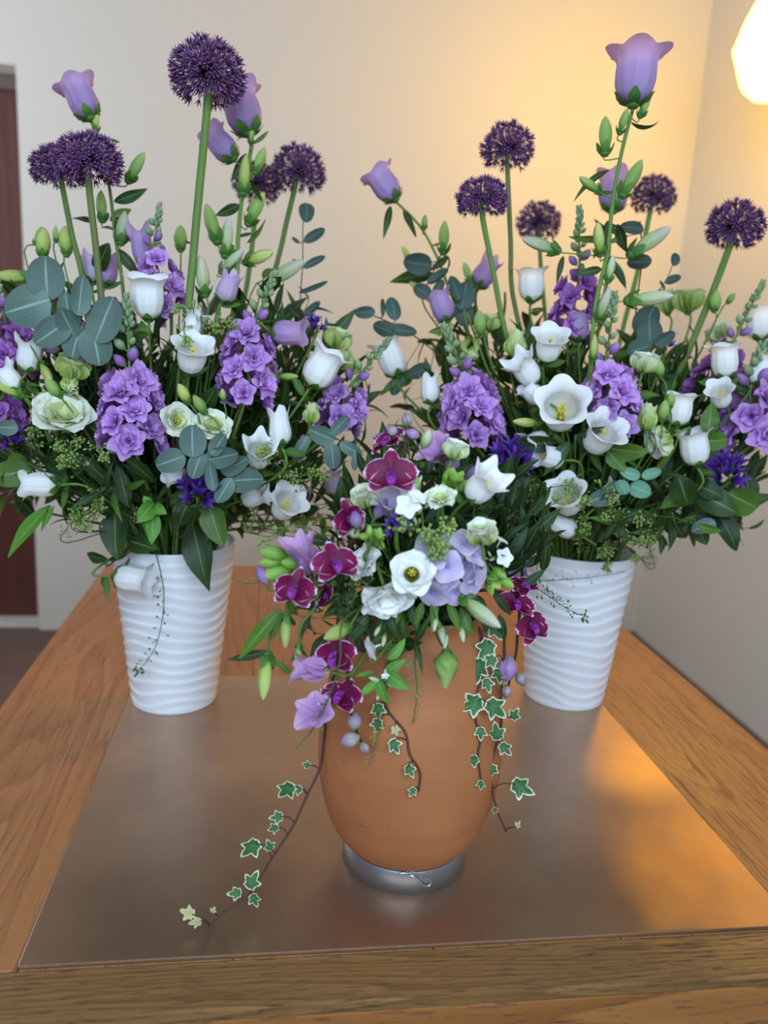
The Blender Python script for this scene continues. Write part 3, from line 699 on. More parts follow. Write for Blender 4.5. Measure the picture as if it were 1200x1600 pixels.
def lis(b, px, py, D, ang, tilt, kind, mat, label, k=1.0, Y=None, eye='green', sq=1.0):
    P = posn(b, px, py, k, Y); s = D * pxm(P) * 1.0; d = vdir(P, ang, tilt)
    off = {'open': .2, 'rose': .3, 'closed': .45, 'cup': .3, 'frill': .15}[kind]
    base = P - d * s * off; keep(P, px, py, D * .42)
    r, Q, Bp = start(b, 'lisianthus', label, 'flower', base)
    M = frame(base, d, random.uniform(0, 1), s, up=UP)
    cal = put('bloom', EYE_BALL if eye == 'green' else EYE_DARK, M_PISTIL if eye == 'green' else M_DARKEYE, r, M)
    if eye != 'green': put('stamens', EYE_STAM, M_STAMEN, cal, M)
    for w, (n, me) in enumerate(LIS[kind]):
        for j in range(n):
            put('petal', me, M_LISG if (w >= 2 and mat is M_LISI) else mat, cal, M @ RZ(2 * PI * j / n + w * .55 + random.uniform(-.12, .12)) @ Matrix.Rotation(random.uniform(-.08, .08), 4, 'Y'))
    put('calyx', CALYX, M_CALYX, cal, M @ Matrix.Scale(.7, 4) @ Matrix.Translation((0, 0, -.04)))
    stem_to(b, r, base, d, .0016, M_STEM, None, .03, 6, Q, Bp)
    return r
def budthing(b, px, py, L, ang, tilt, me, mat, label, k=1.0, Y=None, name='flower_bud', cal=True, wide=1.0, stemlen=.03, via=None):
    P = posn(b, px, py, k, Y); s = L * pxm(P); d = vdir(P, ang, tilt); base = P - d * s * .5
    r, Q, Bp = start(b, name, label, 'bud', base)
    M = frame(base, d, random.uniform(0, 3), (s * wide, s * wide, s))
    o = put('bud', me, mat, r, M)
    if cal: put('calyx', CALYX, M_CALYX, o, M)
    stem_to(b, r, base + d * .001, d, .0011, M_STEM, via, stemlen, 5, Q, Bp)
    return r
def addbud(parent, P, d, s, me, mat, wide=1.0, cal=True):
    M = frame(P, d, random.uniform(0, 3), (s * wide, s * wide, s)); o = put('bud', me, mat, parent, M)
    if cal: put('calyx', CALYX, M_CALYX, o, M @ Matrix.Diagonal((1.05, 1.05, 1.15, 1)))
    return o
def allium(b, px, py, R, path, Y, label, var=0, stemw=5, mat=M_STEM, sq=1.0):
    P = at(px, py, Y); s = R * pxm(P)
    r, Q, Bp = start(b, 'allium', label, 'flower', P)
    hd = put('flower_head', ALL[var], M_ALLIUM, r, frame(P, (P - at(path[0][0], path[0][1], Y)).normalized() * .35 + Vector((0, 0, 1)), random.uniform(0, 3), (s, s, s * sq)))
    hd['kind'] = 'stuff'
    via = [at(x, y, Y + (BL.v.y - Y) * .0) for x, y in path]
    stem_to(b, r, P, Vector((0, 0, 1)), stemw * pxm(P) * .5, mat, via, .03, 8, Q, Bp)
    return r

# ------------------------------------------------------------------ alliums
allium(BL, 325, 117, 63, [(324, 165), (312, 290), (302, 400), (290, 560)], 1.02, 'tall purple allium ball on the thickest green stem, highest in its bouquet', 0, 13)
allium(BL, 137, 254, 57, [(140, 302), (149, 380), (158, 462), (175, 600)], 1.03, 'large flattened purple allium on a brownish stem above the big eucalyptus leaves', 1, 11, M_STEMB)
allium(BL, 92, 264, 46, [(100, 305), (113, 370), (128, 430), (150, 580)], 1.10, 'purple allium tucked behind the large flattened one near the door', 1, 9)
allium(BL, 466, 268, 46, [(458, 305), (447, 350), (437, 395), (400, 540)], 1.24, 'purple allium with a pale stem above the column of thin eucalyptus leaves', 2, 8)
allium(BL, 402, 288, 40, [(400, 320), (385, 450), (350, 600)], 1.28, 'purple allium half hidden behind a green stem of bellflower buds', 2, 8)
allium(BR, 793, 232, 45, [(793, 265), (798, 380), (801, 460), (830, 600)], 1.12, 'higher of the two purple alliums with crossing stems against the wall', 2, 8, M_STEMB)
allium(BR, 753, 312, 44, [(754, 340), (770, 420), (790, 520), (830, 640)], 1.06, 'lower of the two purple alliums with crossing stems against the wall', 1, 9)
allium(BR, 842, 348, 37, [(843, 380), (846, 430), (860, 600)], 1.40, 'hazy purple allium farthest back behind the long pointed bud', 2, 7)
allium(BR, 1021, 307, 37, [(1014, 340), (995, 430), (960, 580)], 1.30, 'purple allium behind the tall bellflower stem near the wall corner', 2, 8)
allium(BR, 1148, 354, 47, [(1139, 388), (1100, 490), (1050, 605), (980, 740)], 1.08, 'purple allium on a slanting stem under the glowing lamp', 0, 11)

# ------------------------------------------------------------------ tall bellflower stems
def tall(b, label, path, Y, blooms, buds, leaves, name='canterbury_bells', stemw=7, bmat=M_PURPLE):
    P0 = at(*path[0], Y); r, Q, Bp = start(b, name, label, 'flower', P0)
    via = [at(x, y, Y) for x, y in path[1:]]
    stem_to(b, r, P0, Vector((0, 0, 1)), [stemw * .32 * pxm(P0), stemw * .5 * pxm(P0)], M_STEM, via, .03, 7, Q, Bp)
    def near(P):
        best = min(([P0] + smooth_path([P0] + via, 6)), key=lambda q: (q - P).length + max(0, (q.z - P.z)) * 2); return best
    for (x, y, x2, y2, tl, v, mt) in blooms:
        A = at(x, y, Y - .004); s = math.hypot(x2 - x, y2 - y) * pxm(A) / max(.3, math.cos(math.radians(tl))); d = vdir(A, math.degrees(math.atan2(y - y2, x2 - x)), tl)
        add_bell(r, A, d, s, v, mt)
        q = near(A); 
        if (q - A).length > .004: link('stalk', MB().tube(smooth_path([A, A - d * .01, q], 3), .001, 5).mesh('stalk', M_STEM), r)
    for (x, y, x2, y2, tl, mt, wd) in buds:
        A = at(x, y, Y - .006); s = math.hypot(x2 - x, y2 - y) * pxm(A); d = vdir(A, math.degrees(math.atan2(y - y2, x2 - x)), tl)
        addbud(r, A, d, s, BUD, mt, wd); q = near(A)
        if (q - A).length > .004: link('stalk', MB().tube(smooth_path([A, A - d * .008, q], 3), .0009, 5).mesh('stalk', M_STEM), r)
    for (x, y, x2, y2, mt, pool) in leaves:
        A = at(x, y, Y); s = math.hypot(x2 - x, y2 - y) * pxm(A) * 1.1; d = vdir(A, math.degrees(math.atan2(y - y2, x2 - x)), random.uniform(-15, 25))
        add_leaf(r, A, d, s, mt, pool, random.uniform(-.9, .9))
    return r
LM, LN = LEAF, LEAFN
tall(BL, 'lilac bellflower stem with one bloom leaning towards the brown door', [(140, 186), (158, 225), (172, 300), (180, 370), (195, 480)], 1.1,
     [(142, 184, 112, 122, 0, 'a', M_PURPLE)], [(150, 205, 151, 175, 0, M_BUDY, 1), (200, 283, 226, 238, 0, M_BUD, 1), (160, 345, 158, 300, 10, M_BUD, 1.1), (188, 380, 195, 330, 0, M_BUDP, 1.1)],
     [(178, 315, 230, 300, M_LEAF, LM), (172, 345, 205, 322, M_LEAFM, LM), (150, 350, 105, 330, M_LEAF, LN), (165, 215, 190, 225, M_LEAFM, LN), (180, 360, 150, 345, M_LEAF, LN), (170, 380, 140, 440, M_LEAF, LM), (185, 390, 215, 430, M_LEAF, LM), (180, 340, 200, 375, M_LEAF, LM)])
tall(BL, 'lilac bellflower stem with two blooms beside the tallest allium', [(392, 212), (392, 235), (378, 310), (372, 375), (365, 480)], 1.11,
     [(390, 208, 365, 128, 0, 'a', M_PURPLE), (365, 248, 324, 202, 0, 'd', M_PURPLE)],
     [(380, 302, 384, 245, 10, M_BUDY, 1), (398, 270, 414, 230, 0, M_BUD, 1.1), (388, 350, 412, 302, 10, M_BUD, 1.1), (340, 378, 322, 318, 0, M_BUD, 1), (352, 400, 358, 340, 0, M_BUDP, 1), (392, 225, 393, 200, 20, M_BUD, 1.1), (346, 425, 380, 390, 0, M_BUDP, 1.1), (385, 408, 428, 393, 10, M_BUDY, 1.2)],
     [(395, 235, 392, 185, M_LEAFM, LN), (395, 225, 425, 205, M_LEAFM, LN), (385, 240, 362, 280, M_LEAF, LM), (380, 300, 352, 275, M_LEAF, LN), (388, 285, 410, 325, M_LEAF, LM), (374, 320, 340, 338, M_LEAF, LM), (385, 330, 412, 300, M_LEAFM, LN), (370, 370, 400, 362, M_LEAF, LN), (365, 385, 330, 372, M_LEAF, LN), (370, 390, 350, 430, M_LEAF, LM), (360, 400, 320, 375, M_LEAF, LN), (385, 380, 420, 350, M_LEAFM, LN), (300, 380, 270, 375, M_LEAF, LN)], stemw=9)
tall(BR, 'tallest bellflower stem with a single lilac bloom facing the lamp', [(990, 166), (972, 235), (958, 310), (948, 400), (930, 480), (920, 600)], 1.0,
     [(989, 163, 998, 72, 8, 'c', M_PURPLE)],
     [(1000, 182, 1015, 150, 0, M_BUD, 1.1), (968, 208, 980, 172, 10, M_BUD, 1), (945, 240, 946, 182, 0, M_BUD, 1.05), (938, 300, 905, 276, 10, M_BUD, 1.1), (972, 305, 1003, 250, 0, M_BUD, 1), (938, 398, 934, 350, 20, M_BUDY, 1.1), (872, 392, 815, 372, 0, M_BUDP, .95), (985, 398, 1048, 355, 0, M_BUDP, .9), (950, 440, 958, 400, 10, M_BUDP, 1), (980, 470, 1050, 462, 5, M_BUDP, .95), (935, 500, 952, 452, 20, M_BUDP, 1)],
     [(985, 190, 1022, 225, M_LEAF, LN), (952, 266, 890, 290, M_LEAF, LN), (972, 225, 978, 255, M_LEAF, LN), (960, 300, 920, 305, M_LEAFM, LN), (955, 370, 890, 382, M_LEAFM, LN), (950, 360, 1000, 370, M_LEAF, LN), (950, 345, 940, 400, M_LEAF, LM), (965, 350, 975, 395, M_LEAF, LM), (950, 380, 985, 365, M_LEAFM, LN), (948, 410, 985, 440, M_LEAF, LM), (940, 420, 900, 430, M_LEAF, LM), (945, 400, 1000, 440, M_LEAFM, LN), (880, 400, 870, 440, M_LEAF, LN)], stemw=9)
tall(BR, 'pale lilac bellflower seen behind the tallest stem', [(955, 330), (950, 420), (930, 560)], 1.18, [(957, 330, 960, 262, 0, 'd', M_PURPLE)], [], [(952, 360, 925, 345, M_LEAF, LN)], stemw=6)
tall(BR, 'leaning stem with a lilac bellflower at the tip, between the two white vases', [(617, 314), (655, 352), (682, 400), (705, 460), (760, 600)], 1.2,
     [(618, 312, 582, 262, 0, 'a', M_PURPLE)],
     [(662, 358, 665, 335, 0, M_BUD, 1.2), (693, 395, 695, 345, 0, M_BUD, 1), (735, 440, 725, 410, 0, M_BUD, 1.1), (640, 405, 628, 385, 0, M_BUDY, 1.2), (660, 455, 640, 440, 0, M_BUDY, 1.2)],
     [(610, 322, 600, 372, M_LEAF, LN), (630, 325, 645, 370, M_LEAF, LM), (690, 380, 672, 385, M_LEAF, LN), (700, 400, 712, 430, M_LEAF, LN), (680, 430, 610, 432, M_LEAF, LM), (700, 400, 675, 425, M_LEAF, LM)], stemw=6)
tall(BR, 'half-open pale lilac bellflower on a short stem behind the dark eucalyptus', [(745, 450), (745, 500), (780, 620)], 1.22, [(745, 448, 772, 402, 0, 'b', M_PURPLE)], [], [(740, 460, 722, 440, M_LEAF, LN), (748, 455, 745, 405, M_LEAF, LN)], stemw=6)

# ------------------------------------------------------------------ single bellflowers
W, PU, MA = M_WHITE, M_PURPLE, M_MAUVE
bell(BL, 231, 462, 72, 92, 22, 'c', W, 'large upright white bellflower beside the back purple stock, just above a lower white pair', leaves=1, wide=.92)
bell(BL, 302, 507, 45, 70, 15, 'd', W, 'white bellflower side-on, upper one of the pair beneath the largest upright bellflower', .93)
bell(BL, 300, 556, 60, 82, 42, 'c', W, 'white star-mouthed bellflower between two purple stocks near the door')
bell(BL, 503, 574, 68, 58, 14, 'd', W, 'plump white bellflower at the outer side of the door-side bouquet', wide=1.05)
bell(BL, 437, 668, 56, 95, 5, 'b', W, 'narrow half-open white bellflower standing above the spread star-shaped one', wide=.9)
bell(BL, 405, 710, 52, 80, 52, 'p', W, 'star-shaped white bellflower over a tuft of green seed heads')
bell(BL, 446, 790, 55, 55, 50, 'c', W, 'low white bellflower facing the urn at the bottom of the door-side bouquet')
bell(BL, 208, 905, 60, -8, 5, 'd', W, 'white bellflower hanging sideways against the rim of the door-side vase', Y=1.035, leaves=2)
bell(BL, 62, 757, 56, 178, 10, 'd', W, 'white bellflower facing the brown door above a long bright leaf')
bell(BL, 46, 556, 50, 82, 5, 'p', W, 'pointed white bellflower below the big grey-green eucalyptus leaves', .97)
bell(BL, 16, 592, 42, 130, 10, 'p', W, 'small pointed white bellflower at the very edge by the brown door', .98)
bell(BL, 272, 742, 40, 200, 20, 'd', W, 'white bellflower mostly hidden behind the low eucalyptus leaves', .9)
bell(BL, 398, 775, 46, 20, 20, 'd', W, 'white bellflower peeping from under the tip of the low eucalyptus sprig', .92)
bell(BL, 452, 520, 55, -3, 5, 'd', PU, 'pale lilac bellflower pointing sideways at the thin eucalyptus stem', 1.06, leaves=1)
bell(BL, 356, 450, 46, 70, 15, 'b', MA, 'dusky mauve half-open bellflower beneath the yellowish buds', 1.0, wide=1.05)
bell(BL, 222, 388, 55, 98, 0, 'p', PU, 'slim lilac bellflower beside the top of the back stock', .97, wide=.8)
bell(BL, 143, 420, 45, 95, 0, 'b', MA, 'shaded mauve bellflower behind the brownish allium stem', .85)
bell(BL, 168, 425, 42, 80, 0, 'p', PU, 'small shaded lilac bellflower beside the brownish allium stem', .85)
bell(BL, 75, 535, 45, 165, 20, 'd', MA, 'pinkish white bellflower half covered by the biggest eucalyptus leaves', .9)
bell(BL, 520, 755, 40, 100, 10, 'd', MA, 'dim pinkish bellflower low between the door-side bouquet and the urn flowers', .8)
bell(BR, 610, 558, 62, 112, 8, 'd', W, 'white bellflower bridging the gap between the two large bouquets', .98, wide=.95)
bell(BR, 830, 443, 55, 90, 14, 'a', W, 'upright white bellflower right behind the crossing allium stems', .98)
bell(BR, 858, 540, 54, 80, 42, 'c', W, 'white open bellflower beside the shaded back stock, upper of three')
bell(BR, 822, 579, 52, 125, 28, 'p', W, 'white bellflower with pointed lobes, middle one of three in a column')
bell(BR, 832, 614, 42, 140, 10, 'd', W, 'shaded white bellflower, lowest of the three in a column', .95)
bell(BR, 877, 642, 76, 80, 62, 'c', W, 'largest wide-open white bellflower showing its yellow centre', 1.02, leaves=2)
bell(BR, 938, 682, 64, 52, 48, 'c', W, 'white bellflower below the purple stock, tilted towards the urn flowers')
bell(BR, 858, 714, 50, 165, 25, 'd', W, 'white bellflower facing sideways under the largest open bellflower')
bell(BR, 838, 690, 42, 205, 20, 'p', W, 'white bellflower half hidden by a leaf under the yellow-green bud', .96)
bell(BR, 672, 608, 44, 95, 8, 'b', W, 'shaded white bellflower beside the big stock in the gap', .96)
bell(BR, 1132, 562, 56, 92, 14, 'a', W, 'upright white bellflower in front of a hazy purple stock under the lamp')
bell(BR, 1187, 502, 56, 92, 10, 'd', W, 'white bellflower highest at the outer edge under the lamp')
bell(BR, 1188, 578, 50, 60, 10, 'd', W, 'white bellflower at the outer edge just above the outermost stock')
bell(BR, 1126, 618, 44, 100, 48, 'a', W, 'small white bellflower resting against the outermost purple stock')
bell(BR, 1085, 698, 60, 97, 12, 'a', W, 'upright white bellflower above the deep violet cluster near the wall')
bell(BR, 1062, 638, 54, 82, 14, 'a', W, 'shaded white bellflower behind slim green lisianthus buds', .95)
bell(BR, 886, 780, 60, 108, 52, 'c', W, 'low open white bellflower on the lamp-side bouquet, showing green stamens')
bell(BR, 880, 822, 46, 150, 0, 'd', W, 'dusky white bellflower drooping below the low open bellflower', .95)
bell(BR, 952, 772, 42, 45, 20, 'd', W, 'white bellflower lobe peeping out beside the pale round eucalyptus leaves', .93)
bell(BR, 690, 478, 50, 112, 5, 'd', PU, 'pale lilac bellflower between dark eucalyptus leaves', .95)
bell(BR, 905, 510, 45, 90, 10, 'd', M_MAUVE, 'dim whitish mauve bellflower behind the shaded stock', .8)

# ------------------------------------------------------------------ lisianthus
CR, GR, LW = M_LISI, M_LISG, M_LISW
lis(BL, 98, 650, 104, 84, 46, 'open', CR, 'largest cream lisianthus, wide open beneath the green roses near the door', 1.02)
lis(BL, 276, 658, 66, 20, 58, 'open', CR, 'cream lisianthus with dark centre, touching the big purple stock', 1.02, eye='dark')
lis(BL, 333, 667, 68, 75, 52, 'open', CR, 'ruffled cream-green lisianthus beside the dark-centred one')
lis(BL, 114, 572, 66, 80, 28, 'rose', GR, 'green-cream rose-shaped lisianthus under the big eucalyptus leaves')
lis(BL, 110, 602, 40, 300, 25, 'closed', GR, 'small closed green lisianthus hanging below the rose-shaped one', 1.02)
lis(BL, 528, 528, 56, 70, 20, 'rose', GR, 'fresh green lisianthus facing up at the outer side near the thin eucalyptus', .95)
lis(BL, 545, 566, 54, 40, 10, 'rose', GR, 'shaded green lisianthus behind the plump white bellflower', .93)
lis(BL, 487, 645, 40, 80, 10, 'closed', GR, 'small papery green lisianthus above the spreading eucalyptus leaves', .97)
lis(BR, 766, 502, 46, 85, 20, 'rose', GR, 'compact green lisianthus behind the lower allium stem', .95)
lis(BR, 806, 535, 52, 85, 10, 'closed', GR, 'yellow-green closed lisianthus beside the crossing allium stems', .95)
lis(BR, 735, 545, 44, 275, 0, 'closed', GR, 'pale green lisianthus hanging in shade above the big stock', .85)
lis(BR, 1008, 565, 56, 75, 20, 'rose', CR, 'cream lisianthus beside the top of the middle stock')
lis(BR, 1075, 468, 64, 90, 5, 'rose', GR, 'yellow-green lisianthus glowing in lamp light behind the slanting allium stem', Y=1.2)
lis(BR, 1042, 470, 46, 95, 5, 'closed', GR, 'green lisianthus in shade beside the glowing yellow-green one', Y=1.22)
lis(BR, 1122, 518, 52, 120, 0, 'rose', CR, 'pale green lisianthus against the bare wall under the lamp', Y=1.2)
lis(BR, 1030, 690, 62, 200, 10, 'rose', CR, 'cream lisianthus side-on, behind slim buds on the lamp-side bouquet', .95)
lis(BR, 1012, 650, 50, 85, 5, 'closed', GR, 'upright closed green lisianthus next to the middle purple stock', .98)
lis(BU, 644, 894, 74, 80, 68, 'cup', LW, 'white lisianthus with dark eye and yellow stamens in the urn flowers', 1.06, eye='dark')
lis(BU, 604, 930, 86, 285, 42, 'frill', LW, 'frilled white lisianthus with green centre, lowest in the urn flowers', 1.02)
lis(BU, 573, 880, 62, 150, 40, 'frill', LW, 'white lisianthus petals behind a fine seed sprig beside the burgundy orchids', .93)
lis(BU, 752, 832, 62, 90, 38, 'rose', CR, 'creamy rose-shaped lisianthus beside the lilac-blue stock in the urn')
lis(BU, 688, 780, 52, 95, 45, 'frill', CR, 'small frilled cream lisianthus between the phlox and the white star bell')
lis(BU, 570, 775, 58, 110, 30, 'rose', CR, 'pale green-white lisianthus beside the big facing burgundy orchid', .88)
lis(BU, 712, 702, 52, 70, 20, 'rose', CR, 'soft cream lisianthus at the back of the urn flowers under the big stock', .95)

# green buds of lisianthus and bellflower
for row in [
    (BL, 287, 615, 34, 118, 5, BUDF, M_BUDY, 'slim green bud above the dark-centred lisianthus, nearer the door'),
    (BL, 312, 632, 34, 125, 5, BUDF, M_BUD, 'second slim green bud above the dark-centred lisianthus'),
    (BL, 83, 606, 38, 128, 5, BUDF, M_BUD, 'slanting slim green bud over the largest cream lisianthus'),
    (BL, 70, 617, 22, 175, 5, BUDF, M_BUD, 'tiny green bud lying above the rim of the largest cream lisianthus'),
    (BL, 72, 582, 42, 300, 15, BUD, M_BUDY, 'green bud between the pointed bellflower and the rose-shaped lisianthus'),
    (BL, 12, 608, 48, 155, 10, BUD, M_BUDY, 'fat yellowish bud at the very edge by the door'),
    (BL, 67, 378, 46, 88, 0, BUDF, M_BUDY, 'yellow-green bud above the largest eucalyptus leaf'),
    (BL, 103, 376, 46, 92, 0, BUDF, M_BUDY, 'yellow-green bud close to the pale allium stem'),
    (BL, 60, 368, 30, 70, 0, BUD, M_BUD, 'dark green pointed bud above the largest eucalyptus leaf'),
    (BL, 87, 365, 26, 92, 0, BUD, M_BUD, 'small dark bud on a thread stem between two yellow-green buds'),
    (BL, 282, 372, 40, 90, 0, BUDF, M_BUD, 'smooth light green bud beside the thickest allium stem'),
    (BL, 316, 430, 62, 97, 5, BUD, M_BUDP, 'long olive bellflower bud in front of the thickest allium stem'),
    (BL, 20, 432, 60, 178, 0, BUD, M_BUDY, 'blurred long green bud in front of the brown door'),
    (BL, 448, 425, 66, 32, 5, BUD, M_BUDP, 'long pale striped bud pointing at the thin eucalyptus leaves'),
    (BL, 402, 405, 46, 15, 20, BUD, M_BUDY, 'short striped yellowish bud lying beside the pale striped one'),
    (BL, 450, 588, 32, 0, 5, BUD, M_BUD, 'thin green bud beside the plump white bellflower'),
    (BL, 348, 617, 20, 95, 20, BUDF, M_BUD, 'tiny green bud under the second stock head'),
    (BR, 822, 660, 42, 175, 5, BUD, M_BUDY, 'yellow-green pointed bud beside the largest open bellflower'),
    (BR, 965, 722, 28, 105, 10, BUDF, M_BUD, 'round-tipped green bud under the tilted white bellflower'),
    (BR, 928, 543, 40, 85, 5, BUD, M_BUDY, 'twisted yellowish bud above the middle stock'),
    (BR, 1037, 642, 34, 80, 5, BUDF, M_BUD, 'slim green bud, lower of two before the shaded bellflower'),
    (BR, 1048, 625, 26, 85, 5, BUDF, M_BUD, 'slim green bud, upper of two before the shaded bellflower'),
    (BR, 1118, 470, 34, 82, 0, BUDF, M_BUD, 'slim green bud against the wall beside the slanting stem'),
    (BR, 1142, 466, 20, 55, 0, BUDF, M_BUD, 'small outermost bud on a thread stem against the wall'),
    (BR, 1030, 575, 30, 100, 5, BUDF, M_BUD, 'green bud beside the cream lisianthus in the lamp-side bouquet'),
    (BR, 750, 505, 40, 95, 5, BUDF, M_BUD, 'light green bud beside the compact green lisianthus'),
    (BU, 649, 756, 34, 100, 15, BUDF, M_BUD, 'plump light green bud beside the big facing orchid'),
]:
    budthing(*row[:8], row[8])

# ------------------------------------------------------------------ stocks
def stock(b, label, bot, top, width, tip, mat, n, fl, k=1.0, Y=None, nb=6, name='stock'):
    """bot->top in pixels: the flowering part; tip: where the green bud tip ends"""
    A = posn(b, (bot[0] + top[0]) / 2, (bot[1] + top[1]) / 2, k, Y); yy = A.y
    A, T, TP = at(*bot, yy + .03), at(*top, yy + .03), at(*tip, yy + .03); m_ = pxm(A)
    r, Q, Bp = start(b, name, label, 'flower', A)
    R = width * m_ * .5; s = fl * m_; ax = (T - A).normalized(); e1 = (RT - ax * RT.dot(ax)).normalized(); e2 = ax.cross(e1)
    link('stem', MB().tube(smooth_path([TP, (TP + T) / 2, T, (A + T) / 2, A, Q, Bp], 4), [.0012, .0028], 7).mesh('stem', M_STEM), r)
    for q in (0, .5, 1): keep(A + (T - A) * q, bot[0] + (top[0] - bot[0]) * q, bot[1] + (top[1] - bot[1]) * q, width * .42)
    H = (T - A).length; n = int(n * .8); s *= 1.18
    for i in range(n):
        h = (i + .5) / n; a = i * 2.39996; tp = 1 - .35 * max(0, h - .6) / .4
        d = (e1 * math.cos(a) + e2 * math.sin(a)); p = A + ax * (h * H) + d * (R * .62 * tp)
        f = (d + ax * (.15 + .5 * h) + Vector((random.uniform(-1, 1), random.uniform(-1, 1), random.uniform(-1, 1))) * .22).normalized()
        put('floret', random.choice(STOCKF), mat, r, frame(p, f, random.uniform(0, 6), s * random.uniform(.9, 1.15) * (1 - .3 * max(0, h - .7))))
    dt = TP - T
    nb = int(nb * 1.7)
    for i in range(nb):
        h = (i + .5) / nb; a = i * 2.2 + 1; ax2 = dt.normalized(); d = (e1 * math.cos(a) + e2 * math.sin(a)); p = T + dt * (h * .75)
        f = (d * .8 + ax2 * .8).normalized(); sz = s * (.5 - .26 * h) * (.75 + .4 * ((i * 7) % 5) / 5); w = p + f * sz * .3
        o = addbud(r, w, f, sz, BUDS, M_PBUD if h < .42 and i % 3 else M_SBUD, 1.1, False)
        link('stalk', MB().tube([p, w], .0008, 4).mesh('stalk', M_SBUD), o)
    for i in range(16):
        a = i * 2.4; p = TP - dt.normalized() * (s * .7 * (i / 16)); f = (dt.normalized() + (e1 * math.cos(a) + e2 * math.sin(a)) * (.3 + .6 * i / 16)).normalized()
        addbud(r, p, f, s * (.24 + .1 * (i % 3) / 3), BUDS, M_SBUD, .8, False)
    return r
stock(BL, 'largest lilac-purple stock spike between the cream lisianthus of the door-side bouquet', (210, 700), (203, 592), 108, (198, 470), M_STOCK, 24, 50, 1.04)
stock(BL, 'lilac-purple stock spike with a tall grey-green bud tip beside the star-mouthed bellflower', (382, 630), (392, 520), 92, (428, 432), M_STOCK, 20, 44, 1.0)
stock(BL, 'slender lilac stock spike behind the large upright bellflower', (268, 500), (240, 395), 60, (249, 325), M_STOCK, 16, 36, .95)
stock(BL, 'outer lilac-purple stock with a grey-green tip leaning towards the gap', (526, 665), (543, 608), 76, (604, 535), M_STOCK, 13, 40, .98)
stock(BL, 'magenta-purple stock at the edge beneath the eucalyptus by the door', (18, 575), (8, 500), 76, (-10, 430), M_STOCKD, 12, 42, .98)
stock(BL, 'low shaded purple stock at the very edge by the door', (8, 660), (0, 630), 50, (-20, 590), M_STOCKD, 7, 36, .98)
stock(BR, 'big lilac-purple stock spike closest to the gap above the urn flowers', (738, 690), (732, 600), 98, (695, 515), M_STOCK, 22, 46, 1.02)
stock(BR, 'lilac-purple stock spike in the middle of the lamp-side bouquet', (968, 675), (945, 580), 88, (960, 465), M_STOCK, 20, 42, 1.02)
stock(BR, 'shaded magenta stock spike behind the tallest bellflower stem', (888, 530), (905, 430), 66, (905, 330), M_STOCKD, 16, 38, .93)
stock(BR, 'outermost big lilac stock at the edge beneath the lamp', (1182, 690), (1172, 615), 108, (1190, 545), M_STOCK, 16, 52, 1.02)
stock(BR, 'hazy purple stock at the back near the wall, with a knobbly tip', (1095, 625), (1140, 545), 62, (1190, 445), M_STOCKD, 13, 36, .85)
stock(BU, 'lilac-blue stock column at the lamp side of the urn flowers', (797, 895), (790, 838), 52, (784, 815), M_LILAC, 14, 30, 1.0, Y=.74, nb=2)

# ------------------------------------------------------------------ deep violet clusters
def cluster(b, px, py, D, label, n=8, k=1.0, leaves=(), Y=None):
    P = posn(b, px, py, k, Y); m_ = pxm(P); r, Q, Bp = start(b, 'clustered_bellflower', label, 'flower', P)
    ax = vdir(P, 90, 40); keep(P, px, py, D * .42)
    for i in range(n):
        a = i * 2.4; q = .9 * math.sqrt((i + .3) / n); d = (ax + (RT * math.cos(a) + UP * math.sin(a)) * q).normalized()
        put('floret', VIOLF, M_VIOLET, r, frame(P + d * D * m_ * .06 + (RT * math.cos(a) + UP * math.sin(a) * .8) * D * m_ * .25 * q, d, a, D * m_ * random.uniform(.38, .5)))
    for (x, y, L, ang, tl, mt) in leaves:
        A = P + RT * ((x - px) * m_) - UP * ((y - py) * m_) + FW * .006; add_leaf(r, A, vdir(A, ang, tl), L * m_, mt, LEAFW, random.uniform(-.4, .4))
    stem_to(b, r, P, ax, .002, M_STEM, None, .02, 6, Q, Bp)
cluster(BL, 308, 772, 66, 'deep violet bellflower cluster on a leafy stem above the door-side vase', 11, 1.0, [(305, 775, 48, 190, 15, M_LEAF), (325, 790, 70, 285, 20, M_LEAFM), (295, 780, 50, 240, 20, M_LEAF), (312, 785, 50, 330, 10, M_LEAF)])
cluster(BL, 22, 690, 46, 'deep violet cluster at the edge below the largest cream lisianthus', 8, .98)
cluster(BL, 490, 512, 42, 'dark violet cluster in shade behind the sideways lilac bellflower', 7, .9)
cluster(BR, 802, 722, 76, 'deep violet cluster in shade at the gap side of the lamp-side bouquet', 12, 1.0, [(800, 740, 60, 200, 10, M_LEAF), (815, 745, 60, 310, 10, M_LEAF)])
cluster(BR, 1134, 740, 64, 'deep violet cluster among broad leaves at the wall side', 11, 1.0, [(1110, 745, 70, 100, 10, M_LEAFM), (1100, 760, 75, 200, 20, M_LEAFM), (1140, 770, 70, 330, 10, M_LEAFM)])
cluster(BR, 1036, 540, 36, 'small violet cluster in shade behind the cream lisianthus', 7, .9)
cluster(BU, 620, 826, 42, 'deep violet cluster in the middle of the urn flowers', 9, 1.0)
cluster(BU, 602, 690, 34, 'dark violet cluster behind the topmost burgundy orchid', 6, .75)

